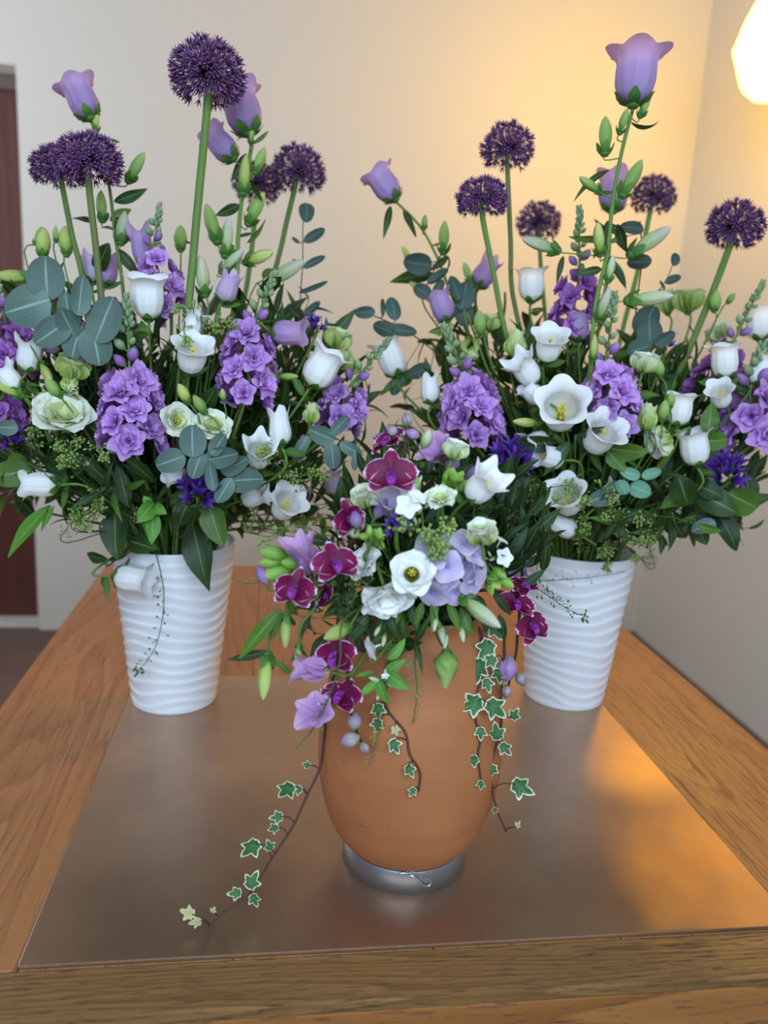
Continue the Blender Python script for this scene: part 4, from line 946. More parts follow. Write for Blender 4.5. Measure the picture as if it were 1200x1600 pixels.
# ------------------------------------------------------------------ eucalyptus
def euc(b, label, path, leaves, mat=M_EUC, k=1.0, Y=None, sw=4, name='eucalyptus_sprig', smat=M_WOODY):
    c = posn(b, *path[len(path) // 2], k, Y); Y0 = c.y; P0 = at(*path[0], Y0)
    r, Q, Bp = start(b, name, label, 'foliage', P0); via = [at(x, y, Y0 + .005 * i) for i, (x, y) in enumerate(path[1:])]
    stem_to(b, r, P0, Vector((0, 0, 1)), [sw * .3 * pxm(P0), sw * .5 * pxm(P0)], smat, via, .03, 6, Q, Bp)
    pts = smooth_path([P0] + via, 5)
    for i, (x, y, L, wd, ang, tl) in enumerate(leaves):
        C0 = at(x, y, Y0 - .006 - .004 * (i % 3)); keep(C0, x, y, L * .3); L_ = L * pxm(C0); d = vdir(C0, ang, tl); A = C0 - d * L_ * .5
        M = frame(A, d, random.uniform(-.35, .35), (L_ * wd, L_, L_), up=(CAM - A))
        o = put('leaf', EUC[i % 3], mat, r, M)
        q = min(pts, key=lambda t: (t - A).length)
        if .003 < (q - A).length < .06: link('stalk', MB().tube([A, q], .0007, 4).mesh('stalk', smat), o)
    return r
euc(BL, 'eucalyptus sprig with the biggest round grey-green leaves, by the brown door', [(62, 462), (95, 476), (130, 502), (150, 530), (165, 565)],
    [(72, 434, 66, 1.0, 95, 15), (42, 478, 72, .95, 195, 10), (127, 462, 62, .75, 80, 10), (107, 490, 62, .62, 100, 30), (162, 500, 74, .72, 70, 15), (82, 518, 64, .95, 215, 20), (120, 530, 60, .9, 250, 25), (150, 540, 60, .9, 285, 10), (105, 505, 50, .9, 120, 40)], k=1.1)
euc(BL, 'low eucalyptus sprig fanned out under the cream lisianthus pair', [(368, 778), (362, 755), (345, 735), (320, 722), (290, 708), (270, 690)],
    [(267, 720, 46, .95, 200, 20), (308, 726, 44, .7, 250, 20), (345, 715, 60, .8, 10, 35), (380, 750, 62, .75, 5, 25), (350, 765, 44, .65, 235, 20), (330, 745, 46, .6, 100, 20), (365, 728, 54, .6, 25, 30), (300, 690, 50, .9, 95, 20), (340, 695, 40, .9, 60, 20)], k=1.08)
euc(BL, 'small eucalyptus sprig spreading into the gap above the urn flowers', [(560, 712), (540, 695), (515, 682), (480, 690)],
    [(503, 680, 44, .8, 160, 20), (520, 712, 40, .75, 280, 10), (470, 700, 44, .6, 240, 10), (548, 702, 40, .6, 330, 10), (530, 665, 40, .5, 50, 10), (555, 720, 30, .6, 260, 10)], M_EUC, k=1.02, sw=3)
euc(BL, 'thin upright eucalyptus stem with paired edge-on leaves against the bare wall', [(474, 318), (473, 370), (473, 410), (470, 455), (468, 500), (455, 580)],
    [(479, 331, 32, .9, 270, 20), (491, 367, 38, .45, 35, 5), (491, 409, 38, .45, 30, 5), (490, 449, 48, .2, 20, 0), (488, 483, 34, .4, 38, 0), (458, 485, 28, .45, 135, 0), (462, 410, 14, .6, 140, 0), (462, 375, 16, .4, 140, 0)], M_EUCD, Y=1.2, sw=2.4)
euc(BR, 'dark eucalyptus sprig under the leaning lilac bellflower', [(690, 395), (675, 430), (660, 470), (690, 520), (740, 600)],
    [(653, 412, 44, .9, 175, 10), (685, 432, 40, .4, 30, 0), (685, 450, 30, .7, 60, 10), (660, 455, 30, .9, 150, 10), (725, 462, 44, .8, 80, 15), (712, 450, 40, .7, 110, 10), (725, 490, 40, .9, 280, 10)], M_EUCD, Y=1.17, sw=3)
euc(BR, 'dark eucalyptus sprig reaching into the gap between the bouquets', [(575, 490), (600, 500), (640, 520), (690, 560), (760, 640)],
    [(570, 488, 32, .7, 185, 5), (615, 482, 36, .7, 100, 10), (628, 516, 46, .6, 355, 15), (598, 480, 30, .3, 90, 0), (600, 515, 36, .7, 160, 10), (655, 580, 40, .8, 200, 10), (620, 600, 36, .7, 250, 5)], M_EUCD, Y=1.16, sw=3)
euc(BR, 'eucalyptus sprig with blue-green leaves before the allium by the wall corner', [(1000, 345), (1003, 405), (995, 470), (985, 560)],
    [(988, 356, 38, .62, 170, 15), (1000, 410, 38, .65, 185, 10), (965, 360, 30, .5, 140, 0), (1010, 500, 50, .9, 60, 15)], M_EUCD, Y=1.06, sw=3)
euc(BR, 'fine eucalyptus twig with two small leaves against the lit wall', [(1055, 402), (1040, 440), (1015, 475), (1000, 540)],
    [(1055, 405, 20, .85, 85, 10), (1052, 437, 26, .55, 15, 10), (1035, 445, 16, .4, 120, 0)], M_EUCD, Y=1.12, sw=2)
euc(BR, 'pale round eucalyptus leaves low in the lamp-side bouquet', [(1020, 735), (1000, 755), (970, 770), (940, 780)],
    [(1000, 765, 34, .95, 340, 30), (973, 762, 26, .8, 120, 25), (1018, 740, 30, .8, 20, 20), (985, 740, 36, .6, 160, 20)], M_EUCL, k=1.06, sw=3)
euc(BR, 'shaded eucalyptus leaves beside the low open white bellflower', [(960, 760), (945, 775), (930, 790)],
    [(938, 778, 40, .8, 200, 20), (955, 765, 30, .7, 60, 20), (1100, 822, 40, .8, 200, 10)], M_EUC, k=.98, sw=3)
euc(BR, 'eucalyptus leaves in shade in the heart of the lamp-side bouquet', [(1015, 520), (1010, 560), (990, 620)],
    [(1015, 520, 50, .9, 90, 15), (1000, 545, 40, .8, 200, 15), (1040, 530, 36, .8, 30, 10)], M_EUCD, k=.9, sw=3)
euc(BL, 'single grey-green eucalyptus leaf at the edge by the door', [(28, 668), (40, 690), (90, 760)], [(10, 668, 34, .85, 180, 20)], M_EUC, k=1.03, sw=2)

def landmarks():
    out = []
    for o in bpy.data.objects:
        if o.parent is None and o.get('category') in ('flower', 'bud') and len(o['label'].split()) <= 12:
            for c in o.children:
                if c.name.split('.')[0] in ('bloom', 'flower_head', 'floret', 'bud'):
                    out.append([px_of(WM[c.name].translation), o['label']]); break
    return out
USED = set(); LMC = []
def beside(P, phrase, maxd, above=False):
    if not LMC: LMC.extend(landmarks())
    c = px_of(P); best = None; room = 16 - len(phrase.split())
    for q, lab in LMC:
        e = (q - c).length
        if e > maxd or (above and q.y > c.y) or (phrase, lab) in USED or len(lab.split()) > room: continue
        if best is None or e < best[0]: best = (e, lab)
    if best is None: return None
    USED.add((phrase, best[1])); return phrase + best[1]
# ------------------------------------------------------------------ loose leaves of the bouquets
def leafy(b, label, leaves, k=1.0, Y=None, mat=M_LEAF, pool=LEAF, group=None, name='leafy_stem'):
    x, y = leaves[0][:2]; P = posn(b, x, y, k, Y); r, Q, Bp = start(b, name, label, 'foliage', P, group)
    stem_to(b, r, P, Vector((0, 0, 1)), .0015, M_STEMD, None, .01, 5, Q, Bp)
    for (x, y, x2, y2, tl) in leaves:
        A = posn(b, x, y, k, Y); L = math.hypot(x2 - x, y2 - y) * pxm(A) * 1.08
        add_leaf(r, A, vdir(A, math.degrees(math.atan2(y - y2, x2 - x)), tl), L, mat, pool, random.uniform(-.5, .5))
    return r
leafy(BL, 'broad green leaf at the edge above the brown door bottom', [(50, 735, -15, 745, 20), (45, 730, 0, 720, 10)], 1.0, None, M_LEAFM, LEAFW)
leafy(BL, 'long bright narrow leaf hanging in front of the brown door', [(78, 790, 3, 863, 5), (85, 790, 60, 830, 0)], 1.0, None, M_LEAFB, [LEAFN[1]])
leafy(BL, 'curled bright green leaves above the rim of the door-side vase', [(240, 785, 215, 820, 45), (240, 790, 262, 805, 40), (236, 800, 245, 848, 35), (235, 790, 225, 775, 40)], 1.0, None, M_LEAFB, LEAFW)
leafy(BL, 'broad olive leaf lying over the rim of the door-side vase', [(200, 845, 252, 857, 40), (180, 800, 176, 870, 20)], .0, 1.05, M_LEAF, LEAFW)
leafy(BL, 'large dark leaf drooping over the door-side vase', [(300, 812, 318, 918, 15), (332, 770, 330, 845, 20)], 0, 1.04, M_LEAF, [LEAF[3]])
leafy(BL, 'pair of small narrow leaves beside the hanging white bellflower', [(168, 873, 122, 872, 5), (170, 876, 205, 858, 10), (195, 885, 204, 872, 0)], 0, 1.04, M_LEAF, LM)
leafy(BR, 'broad wavy green leaves spreading towards the wall', [(1085, 770, 1150, 795, 25), (1120, 785, 1182, 798, -10), (1120, 800, 1158, 852, 30), (1145, 795, 1150, 830, -20), (1060, 745, 1078, 795, 10), (1090, 760, 1130, 770, 40)], 1.0, None, M_LEAF, LEAFW)
leafy(BR, 'rounded mid-green leaf below the small resting bellflower', [(1105, 680, 1115, 630, 20), (1100, 690, 1140, 690, 20)], 1.02, None, M_LEAFM, LEAFW)
leafy(BR, 'shiny leaf tucked under the tilted white bellflower', [(950, 700, 1005, 712, 30), (950, 705, 975, 735, 30)], 1.0, None, M_LEAFM, LEAFW)
leafy(BR, 'dark pointed leaves under the largest open bellflower', [(900, 680, 945, 672, 20), (870, 690, 800, 705, 20), (890, 690, 850, 740, 10)], 1.0, None, M_LEAF, LM)
leafy(BR, 'dark broad leaf tips sagging at the wall side', [(1080, 800, 1100, 850, 10), (1050, 800, 1060, 850, 5), (1165, 740, 1175, 790, 5)], .97, None, M_LEAF, LEAFW)

# dense dark foliage inside the bouquets: individual leafy stems, copied
def proto_sprig(kind):
    r = thing('foliage_sprig', 'x', 'foliage', Vector((0, 0, 0))); n = 9
    pts = [Vector((.012 * math.sin(i * 1.1 + kind), .01 * math.cos(i + kind) - .01, -.14 + .25 * i / 6)) for i in range(7)]
    link('stem', MB().tube(pts, [.0016, .0007], 5).mesh('stem', M_STEMD), r)
    rn = random.Random(kind)
    for i in range(n):
        h = i / (n - 1); a = i * 2.4 + kind; p = pts[2] + (pts[6] - pts[2]) * h
        d = Vector((math.cos(a), math.sin(a), .35 + .9 * h)).normalized()
        pool = LEAF if kind != 2 else LEAFN
        put('leaf', rn.choice(pool), (M_LEAF, M_LEAFM, M_LEAF, M_LEAFM, M_LEAF)[(i + kind) % 5], r, frame(p, d, rn.uniform(-.6, .6), rn.uniform(.042, .07) * (1 - .25 * h), up=Vector((0, 0, 1))))
    return r
def copy_tree(o, loc_M):
    c = o.copy(); COL.objects.link(c); c.matrix_basis = loc_M; WM[c.name] = loc_M
    for ch in list(o.children):
        k = ch.copy(); COL.objects.link(k); k.parent = c; k.matrix_parent_inverse = Matrix.Identity(4); k.matrix_basis = ch.matrix_basis.copy(); WM[k.name] = loc_M @ ch.matrix_basis
        for g2 in list(ch.children):
            q = g2.copy(); COL.objects.link(q); q.parent = k
    return c
SPRIG = [proto_sprig(i) for i in range(4)]
used = [False] * 4
def blocks(P, d, sc):
    for t in (-.1, -.05, 0, .05, .1):
        for e in (Vector((0, 0, 0)), RT * .03, RT * -.03, UP * .03, UP * -.03):
            q = P + d * t * sc + e * sc; w = (q - CAM).dot(FW); x, y = px_of(q)
            for kx, ky, kr, kd in KEEP:
                if w < kd + .01 and (x - kx) ** 2 + (y - ky) ** 2 < kr * kr: return True
    return False
def spread(b, n, group, label, lo, hi, zlim, seed, kin, sc=1.0):
    rn = random.Random(seed)
    for i in range(n):
        # seen from the front mostly
        a = rn.uniform(PI * .98, PI * 2.02) if rn.random() < .75 else rn.uniform(0, PI); zc = rn.uniform(*zlim); q = math.sqrt(max(0, 1 - zc * zc)); kk = rn.uniform(lo, hi)
        P = b.c + Vector((math.cos(a) * q * b.r[0], math.sin(a) * q * b.r[1], zc * b.r[2])) * kk
        o = Vector((b.v.x, b.v.y, b.mz - .02)); d = (P - o).normalized(); d = (d + Vector((rn.uniform(-1, 1), rn.uniform(-1, 1), rn.uniform(-.6, .6))) * .35).normalized()
        base, low = P - d * .2 * sc, P - d * .115 * sc
        if b is not BU and ((base.z < .26 and math.hypot(base.x - b.v.x, base.y - b.v.y) > .055) or low.z < .27): continue
        if blocks(P - d * .06 * sc, d, sc) or (b is BU and px_of(P).x > 770 and P.z > .3): continue
        j = kin[i % len(kin)]; M = frame(P - d * .06 * sc, d, rn.uniform(0, 6), sc * rn.uniform(.85, 1.15))
        lab = beside(P, 'leafy sprig beside the ', 75)
        if lab is None: continue
        if not used[j]:
            used[j] = True; r = SPRIG[j]; r.matrix_basis = M; WM[r.name] = M
        else: r = copy_tree(SPRIG[j], M)
        r['label'] = lab; r['group'] = group
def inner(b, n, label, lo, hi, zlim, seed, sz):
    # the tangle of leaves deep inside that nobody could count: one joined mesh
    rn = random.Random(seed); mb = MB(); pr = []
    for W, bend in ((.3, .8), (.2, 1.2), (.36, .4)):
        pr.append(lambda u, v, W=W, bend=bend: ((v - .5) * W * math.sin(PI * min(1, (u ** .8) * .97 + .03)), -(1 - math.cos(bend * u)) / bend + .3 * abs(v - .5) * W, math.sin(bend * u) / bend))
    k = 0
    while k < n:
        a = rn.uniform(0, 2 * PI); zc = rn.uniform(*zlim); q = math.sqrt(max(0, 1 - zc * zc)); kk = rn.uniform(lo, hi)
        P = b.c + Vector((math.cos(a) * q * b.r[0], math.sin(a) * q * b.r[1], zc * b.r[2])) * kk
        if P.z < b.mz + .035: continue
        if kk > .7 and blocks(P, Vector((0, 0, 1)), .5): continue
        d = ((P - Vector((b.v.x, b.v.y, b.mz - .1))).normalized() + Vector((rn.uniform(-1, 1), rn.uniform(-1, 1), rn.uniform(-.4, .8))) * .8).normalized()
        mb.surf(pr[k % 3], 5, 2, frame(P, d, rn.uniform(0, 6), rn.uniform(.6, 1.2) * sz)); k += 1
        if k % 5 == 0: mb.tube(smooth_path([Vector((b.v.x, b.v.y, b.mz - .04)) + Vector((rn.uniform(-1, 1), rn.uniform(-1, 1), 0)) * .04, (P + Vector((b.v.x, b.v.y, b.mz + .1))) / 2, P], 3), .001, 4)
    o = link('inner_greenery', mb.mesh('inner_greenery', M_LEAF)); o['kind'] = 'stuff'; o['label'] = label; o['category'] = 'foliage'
def collar(b, n, group, label, seed, zr, rr, sc, kin, droop):
    rn = random.Random(seed)
    for i in range(n):
        a = rn.uniform(PI * .95, PI * 2.05) if rn.random() < .8 else rn.uniform(0, PI); h = Vector((math.cos(a), math.sin(a), 0))
        P = Vector((b.v.x, b.v.y, rn.uniform(*zr))) + h * rn.uniform(*rr)
        d = (h + Vector((rn.uniform(-.5, .5), rn.uniform(-.5, .5), rn.uniform(*droop)))).normalized()
        if blocks(P, d, sc): continue
        lab = beside(P, 'low leafy sprig under the ', 190, True)
        if lab is None: continue
        M = frame(P, d, rn.uniform(0, 6), sc * rn.uniform(.85, 1.15)); r = copy_tree(SPRIG[kin[i % len(kin)]], M); r['label'] = lab; r['group'] = group
# ------------------------------------------------------------------ fine seed sprigs
def seedsprig(b, label, path, Y, n=22, mat=M_SEEDD, sz=.0026, leaves=(), spread_=.009, group=None, smat=M_STEMD, dense=0, root=True):
    Ys = Y if isinstance(Y, (list, tuple)) else [Y] * len(path)
    pts = [at(x, y, q) for (x, y), q in zip(path, Ys)]; rn = random.Random(int(path[0][0] * 7 + path[0][1]))
    Q, Bp = b.root(pts[0]); r = thing('seed_sprig', label, 'foliage', Bp, group)
    full = ([Bp, Q] if root else []) + pts
    link('stem', MB().tube(smooth_path(full, 5), [.0011, .0004], 4).mesh('stem', smat), r)
    sp = smooth_path(pts, 8); pod = MB(); s0 = len(sp) // 4
    for i in range(n):
        h = i / n; q = sp[min(len(sp) - 1, int(s0 + (len(sp) - 1 - s0) * h))]; t = (sp[-1] - sp[max(0, len(sp) - 6)]).normalized()
        d = (Vector((rn.uniform(-1, 1), rn.uniform(-1, 1), rn.uniform(-1, 1))) + t * .4).normalized(); l = spread_ * (1 - .4 * h) * rn.uniform(.7, 1.2)
        e = q + d * l; pod.tube([q, e], .00022, 3); M = frame(e, d, rn.uniform(0, 6), sz * rn.uniform(.7, 1.1) * (1 - .3 * h)); pod.ball((0, 0, .5), (.5, .22, .55), 3, 6, M)
    for i in range(dense):
        q = sp[-1]; d = (Vector((rn.uniform(-1, 1), rn.uniform(-1, 1), rn.uniform(-1, 1)))).normalized(); e = q + d * spread_ * rn.uniform(.3, .9)
        pod.tube([q, e], .00022, 3); pod.ball(e, sz * .4, 3, 5)
    o = link('seed_pods', pod.mesh('seed_pods', mat), r); o['kind'] = 'stuff'
    for (x, y, x2, y2) in leaves:
        A = at(x, y, Ys[0]); add_leaf(r, A, vdir(A, math.degrees(math.atan2(y - y2, x2 - x)), 5), math.hypot(x2 - x, y2 - y) * pxm(A), M_LEAF, [LEAFN[1]], 0)
    return r
seedsprig(BL, 'thin seed sprig trailing down the front of the door-side vase', [(240, 850), (250, 890), (256, 925), (254, 965), (245, 1005), (232, 1030), (216, 1048)], [1.08, 1.035, 1.03, 1.035, 1.04, 1.045, 1.05], 26, M_SEEDD, .0046,
          [(243, 862, 226, 878), (252, 892, 216, 890), (254, 890, 271, 888), (250, 882, 264, 902), (255, 911, 242, 918), (256, 911, 276, 915)], .011, dense=12)
seedsprig(BR, 'thin seed sprig lying across the front of the lamp-side vase', [(800, 890), (842, 906), (880, 906), (930, 901), (978, 893)], [1.0, 1.0, 1.0, 1.0, 1.02], 20, M_SEEDD, .003, spread_=.011, root=True)
seedsprig(BU, 'bushy seed sprig pointing from the orchids across the lamp-side vase', [(800, 890), (840, 920), (862, 935), (885, 950), (913, 964)], [.78, .78, .78, .78, .78], 34, M_SEEDD, .0034, spread_=.008, dense=12)
seedsprig(BU, 'long thin seed sprig crossing down over the white lisianthus', [(588, 840), (570, 885), (555, 930), (540, 960)], [.62, .62, .62, .63], 22, M_SEEDD, .0032, spread_=.009)
seedsprig(BU, 'long bare seed stem falling across the open lavender freesia', [(545, 960), (530, 1040), (505, 1110), (485, 1145), (462, 1170)], [.64, .62, .63, .64, .64], 20, M_SEED, .0025, spread_=.008)
seedsprig(BU, 'pale seed sprig dangling on the terracotta urn front', [(650, 985), (648, 1040), (652, 1080), (645, 1130)], [.67, .66, .66, .66], 30, M_SEED, .0028, spread_=.008)
seedsprig(BU, 'short seed sprig dangling below the ivy leaf on the urn', [(590, 1080), (592, 1130), (586, 1165), (575, 1195)], [.66, .665, .665, .665], 18, M_SEED, .0024, spread_=.005)
seedsprig(BU, 'fine seed sprig reaching from the orchid buds to the door-side vase', [(440, 890), (415, 905), (390, 912), (362, 905)], .68, 10, M_SEED, .0022, spread_=.007)
seedsprig(BU, 'seed sprig with tiny white-green tips above the green freesia buds', [(520, 850), (460, 820), (430, 840), (410, 848)], .7, 26, M_SEED, .0026, spread_=.010, dense=14)
seedsprig(BU, 'tall hair-thin seed sprig at the top of the urn flowers', [(640, 720), (632, 680), (628, 655)], .74, 12, M_SEEDD, .0024, spread_=.006)
seedsprig(BU, 'seed sprig reaching up towards the low open bellflower', [(780, 790), (820, 775), (860, 762), (895, 757)], .74, 20, M_SEED, .0026, spread_=.009)
seedsprig(BU, 'seed sprig reaching sideways above the lilac-blue stock', [(770, 810), (815, 808), (860, 790), (880, 775)], .76, 22, M_SEED, .0026, spread_=.009)
def spray(b, cx, cy, n, wd, ht, label, group, seed, k=1.03, mat=M_SEED):
    rn = random.Random(seed)
    for i in range(n):
        x, y = cx + rn.gauss(0, wd), cy + rn.gauss(0, ht); P = b.dome(x, y, k); P0 = b.dome(x + rn.uniform(-15, 15), y + 25, k - .08); 
        a = rn.uniform(0, 2 * PI); x2, y2 = x + 24 * math.cos(a), y + 18 * math.sin(a)
        seedsprig(b, beside(P, 'seed sprig near the ', 320) or label, [(x, y + 22), (x, y), (x2, y2)], [P0.y + .01, P.y, P.y - .004], 20, mat, .0042, (), .011, group, dense=22)
spray(BR, 960, 800, 8, 45, 18, 'yellow-green seed sprig beneath the low open bellflower', 'seed sprigs low in the lamp-side bouquet', 1)
spray(BR, 870, 775, 5, 30, 20, 'green seed sprig at the gap side of the lamp-side bouquet', 'seed sprigs at the gap side of the lamp-side bouquet', 2)
spray(BR, 920, 860, 7, 65, 8, 'fine green sprig sagging over the rim of the lamp-side vase', 'sprigs over the lamp-side rim', 6, .93)
spray(BL, 120, 710, 6, 50, 12, 'fine seed sprig below the largest cream lisianthus', 'seed sprigs below the largest lisianthus', 3)
spray(BL, 120, 800, 6, 30, 20, 'green seed sprig above the door-side vase, near the door', 'seed sprigs near the door', 4)
spray(BL, 440, 745, 6, 40, 20, 'green seed sprig between the low bellflowers of the door-side bouquet', 'seed sprigs between the low bellflowers', 5)
spray(BL, 320, 490, 4, 20, 30, 'tiny seed sprig between the two purple stocks near the door', 'seed sprigs between stocks', 7)
LMC.clear()
spray(BU, 665, 830, 5, 22, 10, 'dense green seed sprig above the white dark-eyed lisianthus', 'seed sprigs in the urn', 8, 1.0)
spray(BL, 470, 815, 6, 50, 8, 'hazy green sprig in shade behind the burgundy orchids', 'hazy sprigs behind the orchids', 9, .9)

# ------------------------------------------------------------------ urn flowers
def orchid_bloom(r, P, d, s, roll):
    M = frame(P, d, math.radians(roll), s, up=UP)
    lip = put('bloom', ORC_LIP, M_LIP, r, M)
    for a, me in ((90, ORC_SEP), (215, ORC_SEP), (325, ORC_SEP), (5, ORC_PET), (175, ORC_PET)):
        z = .0 if me is ORC_SEP else .03
        put('petal', me, M_ORCHID, lip, M @ Matrix.Translation((0, 0, z)) @ RZ(math.radians(a)))
def orchids(label, stem, blooms, buds=(), Y=.63):
    pts = [at(x, y, q) for x, y, q in stem]; Q, Bp = BU.root(pts[-1]); r = thing('orchid_spray', label, 'flower', Bp)
    link('stem', MB().tube(smooth_path(pts + [Q, Bp], 5), [.001, .002], 6).mesh('stem', M_WOODY), r); sp = smooth_path(pts, 6)
    for (x, y, D, ang, tl, roll, q) in blooms:
        P = at(x, y, q); d = vdir(P, ang, tl); keep(P, x, y, D * .45); orchid_bloom(r, P, d, D * pxm(P) * .95, roll)
        e = min(sp, key=lambda t: (t - P).length); link('stalk', MB().tube(smooth_path([P - d * .001, P - d * .012, e], 3), .0009, 5).mesh('stalk', M_WOODY), r)
    for (x, y, L, ang, q, mt) in buds:
        P = at(x, y, q); s = L * pxm(P); d = vdir(P, ang, 10); addbud(r, P - d * s * .5, d, s, BUDS, mt, 1.3, False)
        e = min(sp, key=lambda t: (t - P).length); link('stalk', MB().tube([P - d * s * .48, e], .0008, 5).mesh('stalk', M_WOODY), r)
orchids('burgundy orchid spray with one bloom facing out at the top of the urn flowers', [(640, 660, .70), (632, 700, .69), (625, 760, .69)],
        [(611, 742, 84, 90, 72, 0, .655), (608, 690, 66, 130, 25, 20, .70)], [(636, 655, 22, 110, .7, M_OBUD), (613, 673, 22, 140, .7, M_OBUD), (645, 678, 24, 160, .69, M_OBUDP)])
orchids('burgundy orchid spray of three white-edged blooms leaning to the door side', [(445, 925, .65), (490, 895, .66), (540, 860, .67), (580, 830, .7)],
        [(523, 882, 78, 60, 60, 10, .63), (462, 922, 74, 150, 62, -8, .635), (543, 812, 68, 10, 45, 15, .65), (505, 930, 50, 340, 20, 30, .66)], [(556, 812, 28, 100, .64, M_FBUDP)])
orchids('hanging burgundy orchid spray with grey buds against the terracotta urn', [(572, 1172, .665), (556, 1140, .66), (545, 1090, .65), (545, 1020, .645), (562, 960, .67)],
        [(525, 1028, 80, 150, 48, 15, .635), (533, 1090, 74, 110, 40, -10, .635)], [(554, 1127, 30, 80, .655, M_OBUD), (547, 1156, 32, 200, .655, M_OBUD), (570, 1169, 20, 300, .66, M_OBUD)])
orchids('hanging burgundy orchid spray on the lamp side of the urn, before the white vase', [(790, 1085, .70), (800, 1050, .70), (808, 1000, .70), (800, 930, .71)],
        [(829, 980, 72, 20, 45, 10, .69), (806, 945, 62, 60, 45, -15, .69), (818, 918, 54, 70, 30, 20, .70)], [(793, 1044, 42, 265, .69, M_OBUDP), (814, 1061, 24, 300, .70, M_OBUD), (791, 1080, 22, 265, .70, M_OBUD)])
def freesia(label, px, py, L, ang, tl, Y, opn=False, buds=(), mat=M_FREESIA, wide=1.0):
    P = at(px, py, Y); s = L * pxm(P); d = vdir(P, ang, tl); A = P - d * s * (.35 if opn else .5); keep(P, px, py, L * .4); r, Q, Bp = start(BU, 'freesia', label, 'flower', A)
    put('bloom', FREESIAO if opn else FREESIA, mat, r, frame(A, d, random.uniform(0, 2), (s * wide, s * wide, s)))
    stem_to(BU, r, A, d, .0012, M_STEM, None, .02, 5, Q, Bp)
    for (x, y, l, a, mt) in buds:
        B_ = at(x, y, Y + .006); ll = l * pxm(B_); dd = vdir(B_, a, 10); addbud(r, B_ - dd * ll * .5, dd, ll, BUDS, mt, 1.0, False)
        link('stalk', MB().tube(smooth_path([B_ - dd * ll * .48, B_ - dd * ll * .8, A - d * .01], 3), .001, 5).mesh('stalk', M_STEM), r)
GB, PB = M_FBUD, M_FBUDP
freesia('lavender freesia with plump green buds at the door side of the urn flowers', 475, 868, 78, 115, 25, .66, False, [(428, 865, 44, 172, GB), (424, 878, 36, 185, GB), (432, 896, 46, 190, GB), (411, 900, 34, 120, PB), (455, 880, 36, 170, GB)])
freesia('lavender freesia bloom pointing sideways beneath the hanging green buds', 482, 1046, 66, 175, 15, .63, False, wide=1.0)
freesia('open lavender freesia, lowest bloom hanging over the sheet', 494, 1112, 60, 130, 68, .63, True)
freesia('dusky pink freesia at the top of the urn flowers', 682, 702, 62, 120, 40, .70, True, [(707, 724, 42, 80, PB), (736, 740, 34, 40, PB), (666, 686, 30, 70, M_BUDP)])
freesia('bluish lavender freesia behind the white phlox', 612, 786, 66, 80, 35, .675, True, [(595, 795, 36, 60, PB), (556, 810, 28, 150, PB)], M_HYDRA)
freesia('cluster of bright green freesia buds beside the white star bell', 706, 752, 36, 60, 40, .675, False, [(700, 745, 30, 70, GB), (715, 748, 30, 50, GB), (722, 760, 30, 40, GB), (696, 760, 26, 90, GB), (708, 765, 28, 60, GB)], M_FBUD)
freesia('green freesia buds below the mauve bud in the urn flowers', 588, 842, 30, 60, 40, .645, False, [(578, 832, 24, 100, GB), (570, 838, 22, 180, GB), (594, 850, 22, 300, GB), (552, 832, 28, 150, M_BUDP)], M_FBUD)
freesia('green freesia buds tucked beside the small white phlox star', 770, 905, 30, 300, 40, .66, False, [(780, 895, 28, 320, GB), (765, 918, 26, 290, GB), (790, 910, 30, 330, GB)], M_FBUD)

def hydrangea(label, spots, Y, D):
    A = at(*spots[0][:2], Y + .02); r, Q, Bp = start(BU, 'hydrangea', label, 'flower', A)
    stem_to(BU, r, A, vdir(A, 90, 30), .0022, M_STEM, None, .02, 6, Q, Bp)
    for (x, y, ang, tl) in spots:
        P = at(x, y, Y + random.uniform(-.006, .006)); keep(P, x, y, D * .4); d = vdir(P, ang, tl); s = D * pxm(P) * random.uniform(.9, 1.1); M = frame(P, d, random.uniform(0, 1.5), s)
        o = put('floret', HYD, M_HYDRA, r, M); put('floret_center', HYDC, M_LILAC, o, M)
        link('stalk', MB().tube([P - d * .001, A], .0008, 4).mesh('stalk', M_STEM), o)
hydrangea('lilac-blue hydrangea head beside the dark-eyed white lisianthus', [(694, 903, 260, 70), (704, 860, 90, 75), (727, 885, 10, 60), (680, 870, 150, 60), (712, 925, 290, 50), (735, 910, 330, 45), (725, 850, 60, 50), (668, 850, 150, 40), (738, 865, 30, 40), (676, 925, 240, 45), (700, 885, 200, 80), (745, 890, 0, 30)], .645, 50)
def phlox(label, blooms, buds, Y):
    A = at(*blooms[0][:2], Y); r, Q, Bp = start(BU, 'white_phlox', label, 'flower', A); A2 = A + FW * .012
    stem_to(BU, r, A2, UP, .0012, M_STEM, None, .015, 5, Q, Bp)
    for (x, y, D, ang, tl) in blooms:
        P = at(x, y, Y); d = vdir(P, ang, tl); s = D * pxm(P); o = put('floret', PHLOX, M_PHLOX, r, frame(P, d, random.uniform(0, 1.2), s))
        link('stalk', MB().tube([P - d * s * .44, A2], .0008, 4).mesh('stalk', M_STEM), o)
    for (x, y, L, a) in buds:
        P = at(x, y, Y + .004); s = L * pxm(P); d = vdir(P, a, 20); addbud(r, P - d * s * .5, d, s, BUDS, M_BUDP, .6, True); link('stalk', MB().tube([P - d * s * .45, A2], .0007, 4).mesh('stalk', M_STEM), r)
phlox('white phlox with a full five-petal star below the facing orchid', [(637, 791, 42, 90, 75), (652, 778, 32, 60, 40)], [(656, 798, 16, 60), (668, 790, 16, 40), (648, 812, 14, 300)], .64)
phlox('small white phlox star before the lilac-blue stock', [(787, 871, 32, 10, 60), (782, 845, 26, 60, 15)], [(765, 866, 12, 120), (770, 874, 12, 200), (758, 872, 12, 160)], .655)
